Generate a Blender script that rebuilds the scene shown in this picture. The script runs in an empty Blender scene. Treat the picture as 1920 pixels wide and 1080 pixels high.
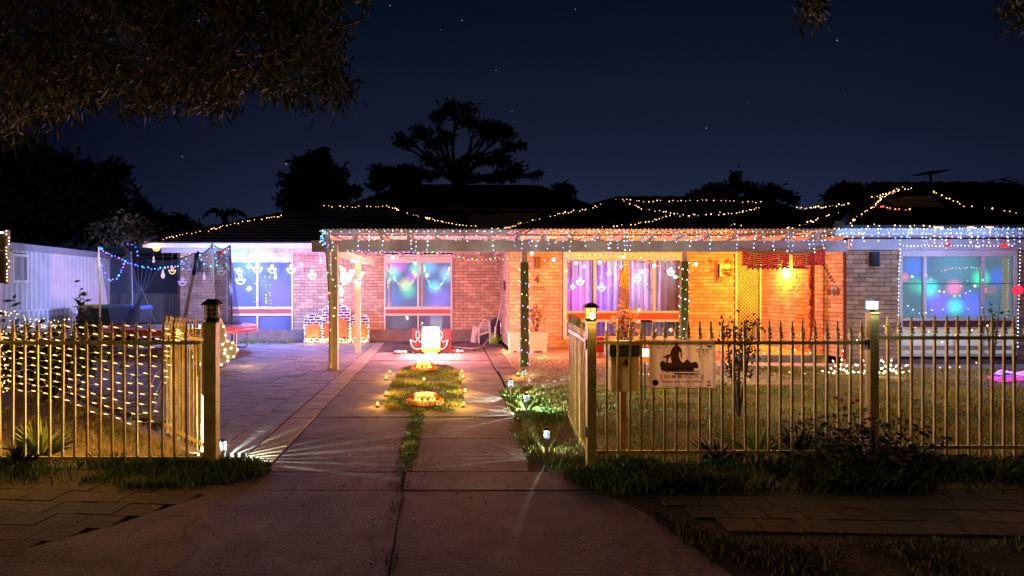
import bpy, math, random
import numpy as np
from mathutils import Vector
random.seed(4); rng = np.random.default_rng(4)
R = math.radians
sc = bpy.context.scene
COL = sc.collection
F, H, CX, CY = 1280.0, 1.42, 838.0, 545.0          # focal length (px of 1920), eye height, optical axis

# ------------------------------------------------ camera
cd = bpy.data.cameras.new('camera'); cam = bpy.data.objects.new('camera', cd); COL.objects.link(cam)
cam.location = (0, 0, H); cam.rotation_euler = (R(90), 0, 0)
cd.sensor_width = 36; cd.lens = 24; cd.shift_x = 122/1920; cd.shift_y = 5/1920; cd.clip_end = 800; cd.clip_start = .05
sc.camera = cam
# ------------------------------------------------ night sky
w = bpy.data.worlds.new('World'); sc.world = w; w.use_nodes = True
nt = w.node_tree; N = nt.nodes; L = nt.links
bg = N['Background']; tc = N.new('ShaderNodeTexCoord')
sep = N.new('ShaderNodeSeparateXYZ'); L.new(tc.outputs['Generated'], sep.inputs[0])
rmp = N.new('ShaderNodeValToRGB'); L.new(sep.outputs[2], rmp.inputs[0])
cr = rmp.color_ramp
cr.elements[0].position = 0.0; cr.elements[0].color = (.0165, .029, .064, 1)
cr.elements[1].position = 1.0; cr.elements[1].color = (.0006, .0015, .005, 1)
for p, c in ((.12, (.0135, .0205, .050)), (.2, (.0090, .0128, .033)), (.30, (.0048, .0088, .0215)), (.38, (.0024, .0060, .0140)), (.6, (.001, .0028, .010))):
    e = cr.elements.new(p); e.color = (*c, 1)
dt = N.new('ShaderNodeVectorMath'); dt.operation = 'DOT_PRODUCT'      # town glow fades away from its azimuth
L.new(tc.outputs['Generated'], dt.inputs[0]); g = Vector((.17, 1, .05)).normalized(); dt.inputs[1].default_value = g
mr = N.new('ShaderNodeMapRange'); mr.inputs[1].default_value = .70; mr.inputs[2].default_value = 1.0
mr.inputs[3].default_value = .10; mr.inputs[4].default_value = 1.0; mr.interpolation_type = 'SMOOTHSTEP'
L.new(dt.outputs['Value'], mr.inputs[0])
mx = N.new('ShaderNodeMix'); mx.data_type = 'RGBA'; L.new(mr.outputs[0], mx.inputs[0])
mx.inputs[6].default_value = (.0005, .0010, .007, 1); L.new(rmp.outputs[0], mx.inputs[7])
vo = N.new('ShaderNodeTexVoronoi'); vo.inputs['Scale'].default_value = 40; L.new(tc.outputs['Generated'], vo.inputs['Vector'])
st = N.new('ShaderNodeMapRange'); st.inputs[1].default_value = .036; st.inputs[2].default_value = .014
st.inputs[3].default_value = 0; st.inputs[4].default_value = 1; L.new(vo.outputs['Distance'], st.inputs[0])
sx = N.new('ShaderNodeSeparateColor'); L.new(vo.outputs['Color'], sx.inputs[0])
pw = N.new('ShaderNodeMath'); pw.operation = 'POWER'; L.new(sx.outputs[0], pw.inputs[0]); pw.inputs[1].default_value = 5
ml = N.new('ShaderNodeMath'); ml.operation = 'MULTIPLY'; L.new(st.outputs[0], ml.inputs[0]); L.new(pw.outputs[0], ml.inputs[1])
ad = N.new('ShaderNodeMix'); ad.data_type = 'RGBA'; L.new(ml.outputs[0], ad.inputs[0])
L.new(mx.outputs[2], ad.inputs[6]); ad.inputs[7].default_value = (.8, .85, 1, 1)
L.new(ad.outputs[2], bg.inputs[0]); bg.inputs[1].default_value = 1.0

KL = 6.0      # one gain for all the small lamps
def lamp(name, loc, power, color, radius=.04, parent=None, spot=None, aim=None):
    if name != 'street_lamp_light': power *= KL
    l = bpy.data.lights.new(name, 'SPOT' if spot else 'POINT'); l.energy = power; l.color = color; l.shadow_soft_size = radius
    o = bpy.data.objects.new(name, l); COL.objects.link(o); o.location = loc
    if spot: l.spot_size = R(spot); l.spot_blend = .9
    if aim: o.rotation_euler = (Vector(aim)-Vector(loc)).to_track_quat('-Z', 'Y').to_euler()
    if parent is not None:
        o.parent = parent; o.location = Vector(loc)-base_of(parent)
    return o
# the sodium street lamp across the road that lights fence and tree
lamp('street_lamp_light', (-10.5, -5.0, 5.4), 720, (1, .62, .17), .12)
sc.view_settings.view_transform = 'Standard'; sc.view_settings.look = 'None'
sc.view_settings.exposure = 0; sc.view_settings.gamma = 1
sc.cycles.use_denoising = True; sc.cycles.sample_clamp_indirect = 2.0; sc.cycles.max_bounces = 5
sc.cycles.diffuse_bounces = 2; sc.cycles.glossy_bounces = 2; sc.cycles.transparent_max_bounces = 8
sc.cycles.caustics_reflective = False; sc.cycles.caustics_refractive = False

# ------------------------------------------------ helpers
def W(px, py, Y): return Vector(((px-CX)*Y/F, Y, H-(py-CY)*Y/F))
def X(px, Y): return (px-CX)*Y/F
def G(py): return F*H/(py-CY)

def base_of(o):
    v = Vector((0, 0, 0))
    while o is not None: v += o.location; o = o.parent
    return v

class MB:
    def __init__(s): s.v = []; s.f = []; s.m = []; s.mi = 0
    def add(s, vs, fs):
        b = len(s.v); s.v += [tuple(q) for q in vs]
        for f in fs: s.f.append([b+i for i in f]); s.m.append(s.mi)
        return s
    def hexa(s, p): return s.add(p, [(0,3,2,1),(4,5,6,7),(0,1,5,4),(1,2,6,5),(2,3,7,6),(3,0,4,7)])
    def box(s, x0, x1, y0, y1, z0, z1):
        return s.hexa([(x0,y0,z0),(x1,y0,z0),(x1,y1,z0),(x0,y1,z0),(x0,y0,z1),(x1,y0,z1),(x1,y1,z1),(x0,y1,z1)])
    def bar(s, a, b, w, h=None, up=(0,0,1)):
        a, b = Vector(a), Vector(b); h = h or w; d = (b-a).normalized(); u = Vector(up)
        if abs(d.dot(u)) > .95: u = Vector((0,1,0))
        r = d.cross(u).normalized()*w/2; t = r.normalized().cross(d)*h/2
        return s.hexa([a-r-t, a+r-t, b+r-t, b-r-t, a-r+t, a+r+t, b+r+t, b-r+t])
    def tube(s, pts, r, n=6, close=False):
        pts = [Vector(p) for p in pts]; k = len(pts)
        rs = r if isinstance(r, (list, tuple)) else [r]*k
        vs = []; fs = []
        for i, p in enumerate(pts):
            d = (pts[min(i+1, k-1)]-pts[max(i-1, 0)])
            d = d.normalized() if d.length > 1e-9 else Vector((0,0,1))
            u = Vector((0,0,1)) if abs(d.z) < .9 else Vector((0,1,0))
            a = d.cross(u).normalized(); b = a.cross(d)
            for j in range(n):
                t = 2*math.pi*j/n; vs.append(p+(a*math.cos(t)+b*math.sin(t))*rs[i])
        for i in range(k-1):
            for j in range(n):
                j2 = (j+1) % n; fs.append((i*n+j, i*n+j2, (i+1)*n+j2, (i+1)*n+j))
        fs.append(tuple(range(n-1, -1, -1))); fs.append(tuple((k-1)*n+j for j in range(n)))
        return s.add(vs, fs)
    def lathe(s, prof, c, n=12):
        vs = []; fs = []; k = len(prof)
        for r, z in prof:
            for j in range(n):
                t = 2*math.pi*(j+.5)/n; vs.append((c[0]+r*math.cos(t), c[1]+r*math.sin(t), c[2]+z))
        for i in range(k-1):
            for j in range(n):
                j2 = (j+1) % n; fs.append((i*n+j, i*n+j2, (i+1)*n+j2, (i+1)*n+j))
        fs.append(tuple(range(n-1, -1, -1))); fs.append(tuple((k-1)*n+j for j in range(n)))
        return s.add(vs, fs)
    def ball(s, c, r, n=8, m=5):
        r = r if isinstance(r, (tuple, list)) else (r, r, r)
        prof = [(math.sin(math.pi*i/m), -math.cos(math.pi*i/m)) for i in range(1, m)]
        vs = []; fs = []
        for q, z in prof:
            for j in range(n):
                t = 2*math.pi*j/n; vs.append((c[0]+r[0]*q*math.cos(t), c[1]+r[1]*q*math.sin(t), c[2]+r[2]*z))
        k = len(prof)
        vs += [(c[0], c[1], c[2]-r[2]), (c[0], c[1], c[2]+r[2])]
        for i in range(k-1):
            for j in range(n):
                j2 = (j+1) % n; fs.append((i*n+j, i*n+j2, (i+1)*n+j2, (i+1)*n+j))
        for j in range(n):
            j2 = (j+1) % n; fs.append((k*n, j2, j)); fs.append((k*n+1, (k-1)*n+j, (k-1)*n+j2))
        return s.add(vs, fs)
    def octa(s, c, r, rz=None):
        x, y, z = c; q = rz or r
        return s.add([(x+r,y,z),(x,y+r,z),(x-r,y,z),(x,y-r,z),(x,y,z+q),(x,y,z-q)],
                     [(0,1,4),(1,2,4),(2,3,4),(3,0,4),(1,0,5),(2,1,5),(3,2,5),(0,3,5)])
    def prism(s, poly, y0, y1):            # poly of (x, z), extruded along y
        n = len(poly); vs = [(x, y0, z) for x, z in poly]+[(x, y1, z) for x, z in poly]
        return s.add(vs, [tuple(range(n)), tuple(range(2*n-1, n-1, -1))]+[(i, n+i, n+(i+1) % n, (i+1) % n) for i in range(n)])
    def slab(s, poly, z0, z1):             # poly of (x, y), extruded in z
        n = len(poly); vs = [(x, y, z0) for x, y in poly]+[(x, y, z1) for x, y in poly]
        return s.add(vs, [tuple(range(n-1, -1, -1)), tuple(range(n, 2*n))]+[(i, (i+1) % n, n+(i+1) % n, n+i) for i in range(n)])
    def quad(s, a, b, c, d): return s.add([a, b, c, d], [(0,1,2,3)])
    def build(s, name, mat, parent=None, smooth=False, local=False, origin=None):
        me = bpy.data.meshes.new(name); o = bpy.data.objects.new(name, me); COL.objects.link(o)
        base = Vector((0,0,0))
        if parent is not None: o.parent = parent; base = base_of(parent) if not local else base
        elif origin is not None: base = Vector(origin); o.location = base
        me.from_pydata([(x-base.x, y-base.y, z-base.z) for x, y, z in s.v], [], s.f)
        ms = mat if isinstance(mat, (list, tuple)) else [mat]
        for m in ms: me.materials.append(m)
        if len(ms) > 1: me.polygons.foreach_set('material_index', s.m)
        if smooth: me.polygons.foreach_set('use_smooth', [True]*len(s.f))
        me.update(); return o

def tag(o, label=None, cat=None, group=None, kind=None):
    if label: o['label'] = label
    if cat: o['category'] = cat
    if group: o['group'] = group
    if kind: o['kind'] = kind
    return o
def thing(name, label, cat, loc=(0,0,0), group=None, rz=0):
    o = bpy.data.objects.new(name, None); COL.objects.link(o); o.location = loc; o.rotation_euler = (0,0,rz)
    o.empty_display_size = .1
    return tag(o, label, cat, group)
def struct(name, loc=(0,0,0)):
    o = bpy.data.objects.new(name, None); COL.objects.link(o); o.location = loc; o['kind'] = 'structure'; return o
def copy_tree(o, parent=None):
    c = o.copy(); COL.objects.link(c)
    if parent is not None: c.parent = parent
    for ch in list(o.children): copy_tree(ch, c)
    return c
def polys_np(name, arr, k, mat, parent=None, smooth=False, mats=None, origin=None):   # arr (n, k, 3)
    n = arr.shape[0]; me = bpy.data.meshes.new(name)
    base = np.zeros(3)
    if parent is not None: base = np.array(base_of(parent))
    arr = (arr-base).astype(np.float32)
    me.vertices.add(n*k); me.vertices.foreach_set('co', arr.ravel())
    me.loops.add(n*k); me.loops.foreach_set('vertex_index', np.arange(n*k, dtype=np.int32))
    me.polygons.add(n); me.polygons.foreach_set('loop_start', np.arange(n, dtype=np.int32)*k)
    for m in (mat if isinstance(mat, (list, tuple)) else [mat]): me.materials.append(m)
    if mats is not None: me.polygons.foreach_set('material_index', mats.astype(np.int32))
    me.update(calc_edges=True); o = bpy.data.objects.new(name, me); COL.objects.link(o)
    if parent is not None: o.parent = parent
    return o
def leaf_np(pts, length, width, up=.3, droop=None, seed=0):
    r = np.random.default_rng(seed); n = len(pts)
    d = r.normal(size=(n, 3)); d[:, 2] = d[:, 2]*.6+up
    if droop is not None: d = d*.35+np.array(droop)
    d /= np.linalg.norm(d, axis=1)[:, None]
    q = r.normal(size=(n, 3)); s = np.cross(d, q); s /= np.linalg.norm(s, axis=1)[:, None]+1e-9
    ln = (length*(.6+.8*r.random(n)))[:, None]; wd = (width*(.6+.8*r.random(n)))[:, None]
    a = pts; b = pts+d*ln*.45+s*wd*.5; c = pts+d*ln; e = pts+d*ln*.45-s*wd*.5
    return np.stack([a, b, c, e], axis=1)

# ------------------------------------------------ materials
def M(name, col, rough=.7, metal=0, noise=0, nscale=6, bump=0, bscale=30, spec=None, rnd=0, col2=None, emit=None, es=0):
    m = bpy.data.materials.new(name); m.use_nodes = True; t = m.node_tree; b = t.nodes['Principled BSDF']
    b.inputs['Base Color'].default_value = (*col, 1); b.inputs['Roughness'].default_value = rough; b.inputs['Metallic'].default_value = metal
    if spec is not None: b.inputs['Specular IOR Level'].default_value = spec
    co = t.nodes.new('ShaderNodeTexCoord'); geo = t.nodes.new('ShaderNodeNewGeometry')
    out = None
    if noise:
        n = t.nodes.new('ShaderNodeTexNoise'); n.inputs['Scale'].default_value = nscale; n.inputs['Detail'].default_value = 6
        n.inputs['Roughness'].default_value = .65
        t.links.new(geo.outputs['Position'], n.inputs['Vector'])
        c = t.nodes.new('ShaderNodeMix'); c.data_type = 'RGBA'
        k = t.nodes.new('ShaderNodeMapRange'); k.inputs[1].default_value = .35; k.inputs[2].default_value = .65
        t.links.new(n.outputs['Fac'], k.inputs[0]); t.links.new(k.outputs[0], c.inputs[0])
        c.inputs[6].default_value = (*(col2 or [x*(1-noise) for x in col]), 1); c.inputs[7].default_value = (*[min(1, x*(1+noise*.5)) for x in col], 1)
        out = c.outputs[2]
    if rnd:
        oi = t.nodes.new('ShaderNodeObjectInfo'); a = t.nodes.new('ShaderNodeMath'); a.operation = 'ADD'
        t.links.new(oi.outputs['Random'], a.inputs[0]); t.links.new(geo.outputs['Random Per Island'], a.inputs[1])
        fr = t.nodes.new('ShaderNodeMath'); fr.operation = 'FRACT'; t.links.new(a.outputs[0], fr.inputs[0])
        k2 = t.nodes.new('ShaderNodeMapRange'); k2.inputs[3].default_value = 1-rnd; k2.inputs[4].default_value = 1+rnd*.5
        t.links.new(fr.outputs[0], k2.inputs[0])
        mm = t.nodes.new('ShaderNodeVectorMath'); mm.operation = 'SCALE'
        if out is not None: t.links.new(out, mm.inputs[0])
        else: mm.inputs[0].default_value = col
        t.links.new(k2.outputs[0], mm.inputs['Scale']); out = mm.outputs[0]
    if out is not None: t.links.new(out, b.inputs['Base Color'])
    if bump:
        n = t.nodes.new('ShaderNodeTexNoise'); n.inputs['Scale'].default_value = bscale; n.inputs['Detail'].default_value = 8
        t.links.new(geo.outputs['Position'], n.inputs['Vector'])
        bp = t.nodes.new('ShaderNodeBump'); bp.inputs['Strength'].default_value = bump; bp.inputs['Distance'].default_value = .02
        t.links.new(n.outputs['Fac'], bp.inputs['Height']); t.links.new(bp.outputs[0], b.inputs['Normal'])
    if emit:
        b.inputs['Emission Color'].default_value = (*emit, 1); b.inputs['Emission Strength'].default_value = es
    return m
def translucent(m, col, f):
    t = m.node_tree; b = t.nodes['Principled BSDF']; o = [n for n in t.nodes if n.type == 'OUTPUT_MATERIAL'][0]
    q = t.nodes.new('ShaderNodeBsdfTranslucent'); q.inputs[0].default_value = (*col, 1); x = t.nodes.new('ShaderNodeMixShader'); x.inputs[0].default_value = f
    t.links.new(b.outputs[0], x.inputs[1]); t.links.new(q.outputs[0], x.inputs[2]); t.links.new(x.outputs[0], o.inputs[0]); return m
def E(name, col, s, sample=False):
    m = bpy.data.materials.new(name); m.use_nodes = True; t = m.node_tree; t.nodes.clear()
    e = t.nodes.new('ShaderNodeEmission'); e.inputs[0].default_value = (*col, 1); e.inputs[1].default_value = s
    o = t.nodes.new('ShaderNodeOutputMaterial'); t.links.new(e.outputs[0], o.inputs[0])
    m.cycles.emission_sampling = 'AUTO' if sample else 'NONE'
    return m
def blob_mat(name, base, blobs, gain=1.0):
    """a blind with lamp glow painted into its emission at the given spots (x, y, z, radius, colour)"""
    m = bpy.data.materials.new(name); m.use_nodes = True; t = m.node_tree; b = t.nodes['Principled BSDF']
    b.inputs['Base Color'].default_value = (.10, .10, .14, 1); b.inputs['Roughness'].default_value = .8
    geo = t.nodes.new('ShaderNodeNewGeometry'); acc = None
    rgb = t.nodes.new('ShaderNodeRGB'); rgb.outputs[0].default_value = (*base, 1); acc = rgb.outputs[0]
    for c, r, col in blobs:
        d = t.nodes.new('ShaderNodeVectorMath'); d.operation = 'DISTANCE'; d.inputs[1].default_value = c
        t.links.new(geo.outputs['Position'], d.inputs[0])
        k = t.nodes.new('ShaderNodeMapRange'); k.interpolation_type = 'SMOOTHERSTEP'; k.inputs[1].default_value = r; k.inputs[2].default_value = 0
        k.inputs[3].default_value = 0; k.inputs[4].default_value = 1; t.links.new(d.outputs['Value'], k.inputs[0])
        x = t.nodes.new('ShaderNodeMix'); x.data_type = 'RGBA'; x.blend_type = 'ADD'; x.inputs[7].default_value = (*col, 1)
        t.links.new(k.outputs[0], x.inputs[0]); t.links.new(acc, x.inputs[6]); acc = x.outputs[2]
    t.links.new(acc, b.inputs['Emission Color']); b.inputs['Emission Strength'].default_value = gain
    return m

brick_m = M('cream_brick', (.57, .36, .225), .85, noise=.22, nscale=7, bump=.5, bscale=60, rnd=.30)
mortar_m = M('brown_mortar', (.055, .034, .026), .95, noise=.3, nscale=40)
plinth_m = M('render_plinth', (.22, .16, .14), .9, noise=.25, nscale=5)
cream_paint = M('cream_paint', (.62, .56, .46), .5, noise=.10, nscale=3)
beam_m = M('weathered_white_timber', (.42, .37, .34), .65, noise=.22, nscale=4, bump=.2, bscale=18)
post_m = M('cream_timber', (.50, .36, .20), .6, noise=.2, nscale=5)
white_paint = M('white_paint', (.74, .72, .68), .5, noise=.08, nscale=4)
redband_m = M('red_painted_panel', (.38, .07, .04), .5, noise=.15, nscale=3)
tile_m = M('dark_roof_tile', (.012, .010, .010), .7, rnd=.35)
sheet_m = M('corrugated_sheet', (.35, .30, .29), .55, noise=.15, nscale=2)
conc_m = M('old_concrete', (.165, .115, .105), .85, noise=.62, nscale=1.6, bump=.45, bscale=45, rnd=.16)
def add_cracks(m, scale=.55, width=.010, dark=.35, stain=.45):
    t = m.node_tree; b = t.nodes['Principled BSDF']; lk = b.inputs['Base Color'].links[0]; src = lk.from_socket
    geo = t.nodes.new('ShaderNodeNewGeometry'); n = t.nodes.new('ShaderNodeTexNoise'); n.inputs['Scale'].default_value = 2.5; n.inputs['Detail'].default_value = 8
    t.links.new(geo.outputs['Position'], n.inputs['Vector'])
    a = t.nodes.new('ShaderNodeVectorMath'); a.operation = 'MULTIPLY_ADD'; a.inputs[1].default_value = (.55,.55,0); t.links.new(n.outputs['Color'], a.inputs[0]); t.links.new(geo.outputs['Position'], a.inputs[2])
    v = t.nodes.new('ShaderNodeTexVoronoi'); v.feature = 'DISTANCE_TO_EDGE'; v.inputs['Scale'].default_value = scale; t.links.new(a.outputs[0], v.inputs['Vector'])
    k = t.nodes.new('ShaderNodeMapRange'); k.inputs[1].default_value = 0; k.inputs[2].default_value = width; k.inputs[3].default_value = dark; k.inputs[4].default_value = 1; t.links.new(v.outputs['Distance'], k.inputs[0])
    n2 = t.nodes.new('ShaderNodeTexNoise'); n2.inputs['Scale'].default_value = .7; n2.inputs['Detail'].default_value = 10; n2.inputs['Roughness'].default_value = .72; t.links.new(geo.outputs['Position'], n2.inputs['Vector'])
    k2 = t.nodes.new('ShaderNodeMapRange'); k2.inputs[1].default_value = .40; k2.inputs[2].default_value = .60; k2.inputs[3].default_value = 1-stain; k2.inputs[4].default_value = 1.15; t.links.new(n2.outputs['Fac'], k2.inputs[0])
    n3 = t.nodes.new('ShaderNodeTexNoise'); n3.inputs['Scale'].default_value = 55; n3.inputs['Detail'].default_value = 3; t.links.new(geo.outputs['Position'], n3.inputs['Vector'])
    k3 = t.nodes.new('ShaderNodeMapRange'); k3.inputs[1].default_value = .3; k3.inputs[2].default_value = .7; k3.inputs[3].default_value = .65; k3.inputs[4].default_value = 1.3; t.links.new(n3.outputs['Fac'], k3.inputs[0])
    m1 = t.nodes.new('ShaderNodeMath'); m1.operation = 'MULTIPLY'; t.links.new(k.outputs[0], m1.inputs[0]); t.links.new(k2.outputs[0], m1.inputs[1])
    m2 = t.nodes.new('ShaderNodeMath'); m2.operation = 'MULTIPLY'; t.links.new(m1.outputs[0], m2.inputs[0]); t.links.new(k3.outputs[0], m2.inputs[1])
    s = t.nodes.new('ShaderNodeVectorMath'); s.operation = 'SCALE'; t.links.new(src, s.inputs[0]); t.links.new(m2.outputs[0], s.inputs['Scale']); t.links.new(s.outputs[0], b.inputs['Base Color'])
add_cracks(conc_m)
paver_m = M('grey_paver', (.21, .18, .19), .8, noise=.25, nscale=6, bump=.3, bscale=40, rnd=.25)
edge_m = M('sand_paver', (.33, .25, .18), .85, noise=.2, nscale=5, bump=.3, bscale=40, rnd=.2)
foot_m = M('brown_footpath_paver', (.075, .045, .030), .9, noise=.4, nscale=5, bump=.6, bscale=30, rnd=.3)
joint_m = M('joint_dirt', (.045, .034, .026), .98, noise=.4, nscale=20)
soil_m = M('soil', (.060, .046, .028), .98, noise=.5, nscale=6, bump=.8, bscale=25)
earth_m = M('dry_yellow_soil', (.30, .21, .09), .98, noise=.5, nscale=7, bump=1.0, bscale=22)
g_green = M('green_grass', (.17, .27, .05), .7, rnd=.5)
g_straw = M('dry_grass', (.42, .34, .10), .8, rnd=.4)
g_lush = M('lush_weed', (.07, .16, .035), .6, rnd=.4)
g_dark = M('dark_weed', (.022, .034, .012), .7, rnd=.5)
leaf_m = M('dark_leaf', (.02, .03, .012), .8, rnd=.4)
canopy_m = M('olive_leaf', (.055, .078, .018), .6, rnd=.85)
bark_m = M('bark', (.07, .05, .035), .95, noise=.4, nscale=12, bump=.6)
shrub_m = M('shrub_leaf', (.05, .10, .03), .6, rnd=.45)
fence_m = M('cream_fence_paint', (.62, .47, .14), .5, noise=.35, nscale=9, bump=.15, bscale=60)
black_m = M('black_plastic', (.012, .012, .013), .4)
dkmetal = M('dark_metal', (.03, .03, .035), .45, metal=.4)
steel_m = M('steel', (.45, .45, .47), .35, metal=.9)
cable_m = M('black_cable', (.012, .012, .012), .6)
wcable = M('clear_cable', (.30, .24, .14), .4)
glass_m = bpy.data.materials.new('window_glass'); glass_m.use_nodes = True
_t = glass_m.node_tree; _t.nodes.clear(); _g = _t.nodes.new('ShaderNodeBsdfGlossy'); _g.inputs['Roughness'].default_value = .03
_tr = _t.nodes.new('ShaderNodeBsdfTransparent'); _mx = _t.nodes.new('ShaderNodeMixShader'); _fr = _t.nodes.new('ShaderNodeFresnel'); _fr.inputs[0].default_value = 1.5
_o = _t.nodes.new('ShaderNodeOutputMaterial'); _t.links.new(_fr.outputs[0], _mx.inputs[0]); _t.links.new(_tr.outputs[0], _mx.inputs[1]); _t.links.new(_g.outputs[0], _mx.inputs[2]); _t.links.new(_mx.outputs[0], _o.inputs[0])
LEDW = E('warm_led', (1, .58, .22), 6.5); LEDB = E('ice_led', (.24, .42, 1), 6.5); LEDBLUE = E('blue_led', (.04, .09, 1), 7)
LEDC = E('cyan_led', (.06, .55, 1), 5.5); LEDG = E('green_led', (.05, 1, .22), 4.5); LEDR = E('red_led', (1, .08, .05), 6); LEDP = E('violet_led', (.38, .10, 1), 6)
LEDM = E('pink_led', (1, .12, .45), 4.5); LEDRW = E('amber_led', (1, .42, .16), 5)
BULB = E('festoon_glass', (1, .86, .60), 7); WHITE_E = E('white_glow', (1, .93, .80), 5); FLAME = E('tealight_flame', (1, .56, .08), 5)
# ================================================= GROUND
g = MB().slab([(-300,-30),(300,-30),(300,500),(-300,500)], -.16, -.06); tag(g.build('ground', soil_m), kind='structure')
# front yard soil under the lawn, slightly proud of the base ground
tag(MB().slab([(.80,4.9),(12,4.9),(12,13.4),(.95,13.4)], -.05, -.004).build('lawn_soil', M('lawn_soil', (.17,.13,.06), .98, noise=.5, nscale=5, bump=.8), origin=(5,8,0)), kind='structure')
tag(MB().slab([(-12,4.95),(-1.75,4.95),(-2.02,5.85),(-6.3,10.45),(-12,12)], -.05, -.012).build('yard_soil', earth_m, origin=(-5,7,0)), kind='structure')

def xl(Y): return -1.43-.018*(Y-5.6)
def xr(Y): return .70+.045*(Y-6.4) if Y < 10 else .86+.005*(Y-10)
# ---- driveway
dw = struct('driveway', (-.33, 9, 0))
MB().slab([(-2.9,2.2),(1.9,2.2),(1.25,4.6),(.9,5.4),(1.6,19),(-2.0,19),(-1.7,5.6),(-1.9,4.5)], -.055, -.03).build('joint_bed', joint_m, dw)
Ys = [5.36, 6.56, 7.67, 9.2, 10.75, 12.3, 13.9, 15.5, 17.2, 18.98]
for i in range(len(Ys)-1):
    a, b = Ys[i]+.008, Ys[i+1]-.008; dz = random.uniform(-.004, .005)
    xm = -.33
    for (p, q, s) in ((xl, lambda y: xm+.006, 0), (lambda y: xm-.006, xr, 1)):
        j = [random.uniform(-.008, .008) for _ in range(4)]
        MB().slab([(p(a)+.01+j[0], a+j[1]), (q(a)-.01, a+j[2]), (q(b)-.01, b+j[3]), (p(b)+.01+j[1], b+j[0])], -.05, dz).build('concrete_slab', conc_m, dw)
# apron towards the street
for poly in ([(-1.50,5.34),(-.345,5.34),(-.33,4.86),(-1.62,4.86)], [(-.32,5.34),(.90,5.34),(1.06,4.86),(-.31,4.86)],
             [(-1.62,4.84),(-.317,4.84),(-.277,2.2),(-3.4,2.2),(-2.42,3.62),(-2.0,4.15)], [(-.311,4.84),(1.09,4.84),(1.30,4.25),(1.42,3.45),(1.6,2.2),(-.262,2.2)]):
    MB().slab(poly, -.05, random.uniform(-.003,.003)).build('concrete_slab', conc_m, dw)
# patio right of the driveway and in front of the big window
pt = struct('patio', (1.2, 15, 0))
MB().slab([(.87,12.0),(7.5,12.9),(7.5,16.3),(1.45,19),(.87,19)], -.055, -.03).build('joint_bed', joint_m, pt)
for a, b in ((12.0,13.6),(13.62,15.1),(15.12,16.6),(16.62,18.98)):
    MB().slab([(xr(a)+.02,a),(1.46 if a > 16 else 1.25,a),(1.46 if a > 16 else 1.25,b),(xr(b)+.02,b)], -.05, .0).build('concrete_slab', conc_m, pt)
for i in range(7):
    x0 = 1.27+.63*i
    MB().slab([(x0,14.2),(x0+.62,14.2),(x0+.62,16.36),(x0,16.36)], -.05, random.uniform(.0,.006)).build('concrete_slab', M('patio_slab', (.36,.28,.22), .85, noise=.2, nscale=4, bump=.3) if i == 0 else bpy.data.materials['patio_slab'], pt)
for i in range(16):                                               # small paver edging by the gravel
    y = 10.3+.22*i
    MB().slab([(.93,y),(1.22,y),(1.22,y+.21),(.93,y+.21)], -.05, random.uniform(.0,.01)).build('edging_paver', conc_m, pt)
pr = struct('porch_slab', (6.4, 15, 0))
MB().slab([(5.7,13.55),(7.53,13.55),(7.53,16.36),(5.7,16.36)], -.05, .14).build('porch_step', M('porch_concrete', (.36,.30,.25), .8, noise=.2, nscale=3, bump=.2), pr)
tag(MB().slab([(5.2,12.55),(13,12.0),(13,12.75),(7.6,12.86),(5.2,13.2)], -.05, .045).build('garden_path', M('pale_path', (.46,.43,.40), .85, noise=.2, nscale=3, bump=.3), origin=(8,12.6,0)), kind='structure')
# gravel bed round the pillar
n = 5200; gx = rng.uniform(1.25, 5.6, n); gy = rng.uniform(10.6, 14.15, n); keep = gy > 10.6+.0*gx; gx, gy = gx[keep], gy[keep]
pts = np.stack([gx, gy, rng.uniform(.0, .02, len(gx))], 1); s = rng.uniform(.012, .03, (len(gx), 1, 1))
oc = np.array([[(1,0,0),(0,1,0),(0,0,.7)],[(0,1,0),(-1,0,0),(0,0,.7)],[(-1,0,0),(0,-1,0),(0,0,.7)],[(0,-1,0),(1,0,0),(0,0,.7)]])
arr = (pts[:, None, None, :]+oc[None]*s[..., None]+rng.normal(0, .003, (len(gx), 4, 3, 3))).reshape(-1, 3, 3)
tag(polys_np('gravel', arr, 3, M('pale_gravel', (.62,.50,.44), .9, rnd=.5)), 'pale pebbles spread round the wrapped pillar in front of the big window', 'gravel', kind='stuff')
tag(MB().slab([(1.24,10.3),(5.68,10.3),(5.68,14.18),(1.24,14.18)], -.04, .001).build('gravel_bed', M('gravel_dirt', (.30,.23,.19), .95, noise=.4, nscale=25, bump=.6), origin=(3,12,0)), kind='structure')

# ---- paved parking area: grey pavers, light edging strip
pk = struct('paved_parking', (-3.5, 12, 0))
MB().slab([(-2.02,5.88),(-1.42,5.4),(-1.75,19),(-8,19),(-8,12),(-6.3,10.42)], -.055, -.03).build('joint_bed', joint_m, pk)
unit = MB().box(0,1,0,1,-1,0).build('paver', paver_m, pk, local=True); um = unit.data; bpy.data.objects.remove(unit)
def stone(name, mesh, par, x, y, z, sx, sy, sz, rz=0):
    o = bpy.data.objects.new(name, mesh); COL.objects.link(o); o.parent = par; o.location = Vector((x, y, z))-base_of(par)
    o.scale = (sx, sy, sz); o.rotation_euler = (random.uniform(-.006,.006), random.uniform(-.006,.006), rz); return o
cells = []
S = .30
for r in range(44):
    y = 5.66+S*r
    c = 0
    while True:
        x1 = xl(y)-.29-S*c; x0 = x1-S; c += 1
        if x0 < -7.9: break
        ln = -2.02+(y-5.88)*(-4.28/4.54)
        if x0 < ln and y < 10.4: break
        cells.append((x0, y))
cells.sort(key=lambda q: q[1]+max(0, -3.2-q[0])*.8)
for x, y in cells[:300]:
    stone('paver', um, pk, x, y, random.uniform(-.004,.005), S-.012, S-.012, .05)
mb = MB()
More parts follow.
